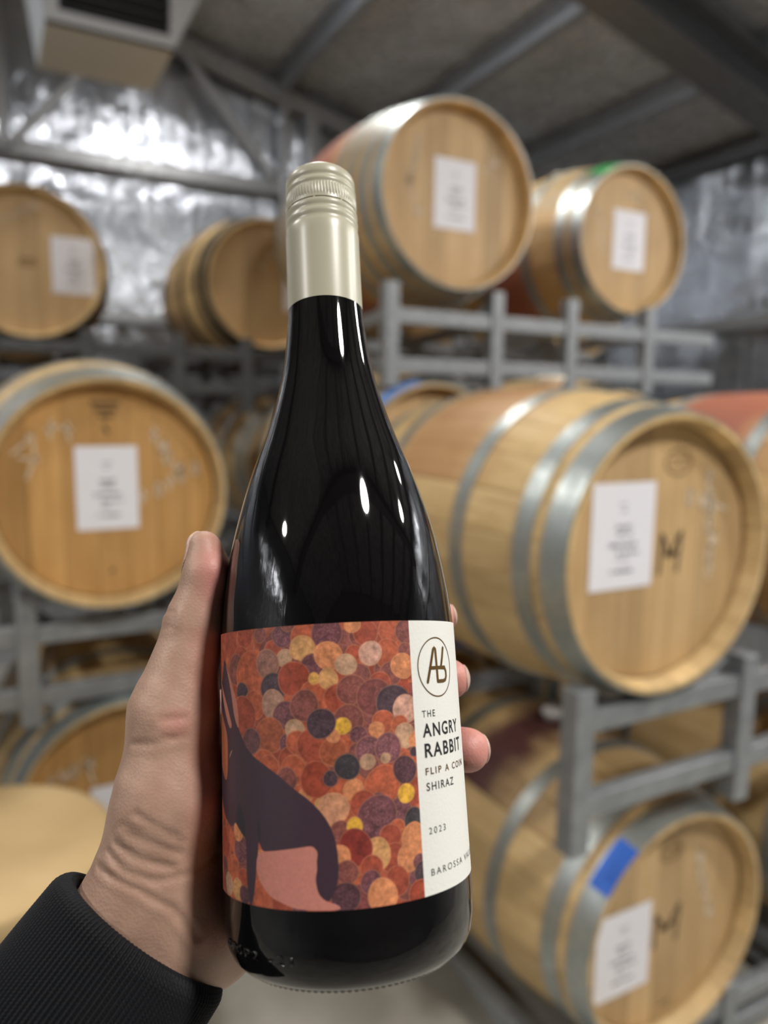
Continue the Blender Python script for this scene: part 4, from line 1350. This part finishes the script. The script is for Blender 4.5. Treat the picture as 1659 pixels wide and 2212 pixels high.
V, Q = surface_net(hand_sdf, (-125, -30, -50), (64, 80, 152), 0.95)
hand = np_mesh('person', V / 1000.0, Q, MAT['skin'])
hand.matrix_world = BM
tag(hand, 'left hand and wrist in a black ribbed cuff, thumb and fingers gripping the wine bottle', 'person')
x_, y_, z_ = V[:, 0], V[:, 1], V[:, 2]


def sstep(a, b, t):
    t = np.clip((t - a) / (b - a), 0, 1)
    return t * t * (3 - 2 * t)


flush = 0.10 + 0 * x_
flush = np.maximum(flush, .95 * np.exp(-(((x_ + 42.5) / 7.5) ** 2 + ((z_ - 128) / 17) ** 2)))
flush = np.maximum(flush, .55 * np.exp(-(((x_ + 56) / 7) ** 2 + ((z_ - 77) / 6) ** 2)))
flush = np.maximum(flush, .85 * sstep(36, 46, x_))
flush = np.maximum(flush, .40 * sstep(-60, -46, x_) * (z_ < 110) * (z_ > 0))
fa = hand.data.attributes.new('flush', 'FLOAT', 'POINT'); fa.data.foreach_set('value', flush.astype(np.float32))


def nail(name, c, r, proud=0.45, rot=0.0):
    c = np.array(c, float); r = np.array(r, float)

    def fn(P):
        D = P - c
        ca_, sa_ = math.cos(rot), math.sin(rot)
        D = np.stack([D[:, 0] * ca_ + D[:, 2] * sa_, D[:, 1], -D[:, 0] * sa_ + D[:, 2] * ca_], 1)
        q = np.sqrt(((D / r) ** 2).sum(1)) - 1
        d = hand_sdf(P, False)
        return np.maximum(np.maximum(d - proud, -(d + 0.8)), q * r.min())
    Vn, Qn = surface_net(fn, c - r.max() - 2, c + r.max() + 2, 0.4, 4)
    return np_mesh(name, Vn / 1000.0, Qn, MAT['nail'], hand)


nail('thumbnail', (-55.0, 4.0, 138.2), (3.7, 7.6, 10.6), 0.6, rot=-0.30)
nail('fingernail', (52.5, 27.5, 86), (6.5, 8.0, 6.2))
nail('fingernail', (50.5, 31, 111.5), (6.5, 7.5, 5.8))
nail('fingernail', (57.5, 27.0, 58.6), (5.5, 7.5, 6.5))
nail('fingernail', (38.5, 46.5, 37), (6.0, 7.0, 5.5))

# ribbed knit cuff and sleeve
mt = new_mat('black_rib_knit', (0.0045, 0.0055, 0.008), 0.65, Specular_IOR_Level=0.3)
bsdf(mt).inputs['Sheen Weight'].default_value = 0.05
bsdf(mt).inputs['Sheen Roughness'].default_value = 0.4
v = coords(mt)
link(mt, bump(mt, noise(mt, v, 2500, 2), 0.5, 0.0003), bsdf(mt).inputs['Normal'])
MAT['knit'] = mt
mt = new_mat('black_sleeve_fabric', (0.006, 0.007, 0.010), 0.8)
v = coords(mt)
link(mt, bump(mt, noise(mt, v, 1400, 3), 0.5, 0.0004), bsdf(mt).inputs['Normal'])
MAT['sleeve'] = mt
Oc = np.array((-71.6, 10.0, 6.6))
Wn = np.cross(We, Wa); Wn /= np.linalg.norm(Wn)          # minor direction
We2 = np.cross(Wa, Wn); We2 /= np.linalg.norm(We2)


def tube(prof, nr, nu, rib=0.0, stitch=0.0, wobble=0.0):
    """prof: list of (t along arm, extra radius, rib weight)"""
    T = np.array(prof, float)
    tt = np.linspace(0, len(T) - 1, nr)
    t_ = np.interp(tt, np.arange(len(T)), T[:, 0]); e_ = np.interp(tt, np.arange(len(T)), T[:, 1]); w_ = np.interp(tt, np.arange(len(T)), T[:, 2])
    ph = np.linspace(0, 2 * PI, nu, endpoint=False)
    TT, PH = np.meshgrid(t_, ph, indexing='ij'); EE = e_[:, None]; WW = w_[:, None]
    ex = EE + WW * rib * np.cos(PH * 126 + .25 * np.sin(TT * .09)) + WW * stitch * np.sin(TT * 2 * PI / 1.15) * np.cos(PH * 126)
    ex = ex + wobble * np.sin(PH * 3 + TT * .05) * np.clip(TT / 40, 0, 1)
    a_, b_ = 33.5 + ex, 25.0 + ex
    P = Oc + TT[..., None] * Wa + (a_ * np.cos(PH))[..., None] * We2 + (b_ * np.sin(PH))[..., None] * Wn
    V = P.reshape(-1, 3)
    i, j = np.meshgrid(np.arange(nr - 1), np.arange(nu), indexing='ij'); j2 = (j + 1) % nu
    Q = np.stack([(i * nu + j), (i * nu + j2), ((i + 1) * nu + j2), ((i + 1) * nu + j)], -1).reshape(-1, 4)
    return V, Q


prof = [(20, -6.5, 0), (7, -6.0, 0), (2, -5.2, .2), (-0.6, -3.6, .5), (-1.2, -1.8, .8), (-.6, -.2, 1), (.8, 1.0, 1), (2.5, 1.8, 1)] + [(4 + k * 3.0, 2.1 + .8 * math.sin(k * .17), 1) for k in range(20)] + [(66, 1.0, .2)]
V, Q = tube(prof, 340, 756, 0.5, 0.10)
cuff = np_mesh('ribbed_cuff', V / 1000.0, Q, MAT['knit'], hand); fix_normals(cuff); cuff['label'] = 'black ribbed knit cuff'
prof = [(58, 1.5, 0), (59, 3.8, 0), (60, 5.2, 0), (64, 6.5, 0), (75, 9.5, 0), (90, 11.5, 0), (110, 12.5, 0), (160, 14, 0), (230, 16, 0), (300, 18, 0)]
V, Q = tube(prof, 60, 160, 0, 0, 1.2)
sl_ = np_mesh('sleeve', V / 1000.0, Q, MAT['sleeve'], hand); fix_normals(sl_); sl_['label'] = 'black jacket sleeve'
bpy.context.view_layer.update()
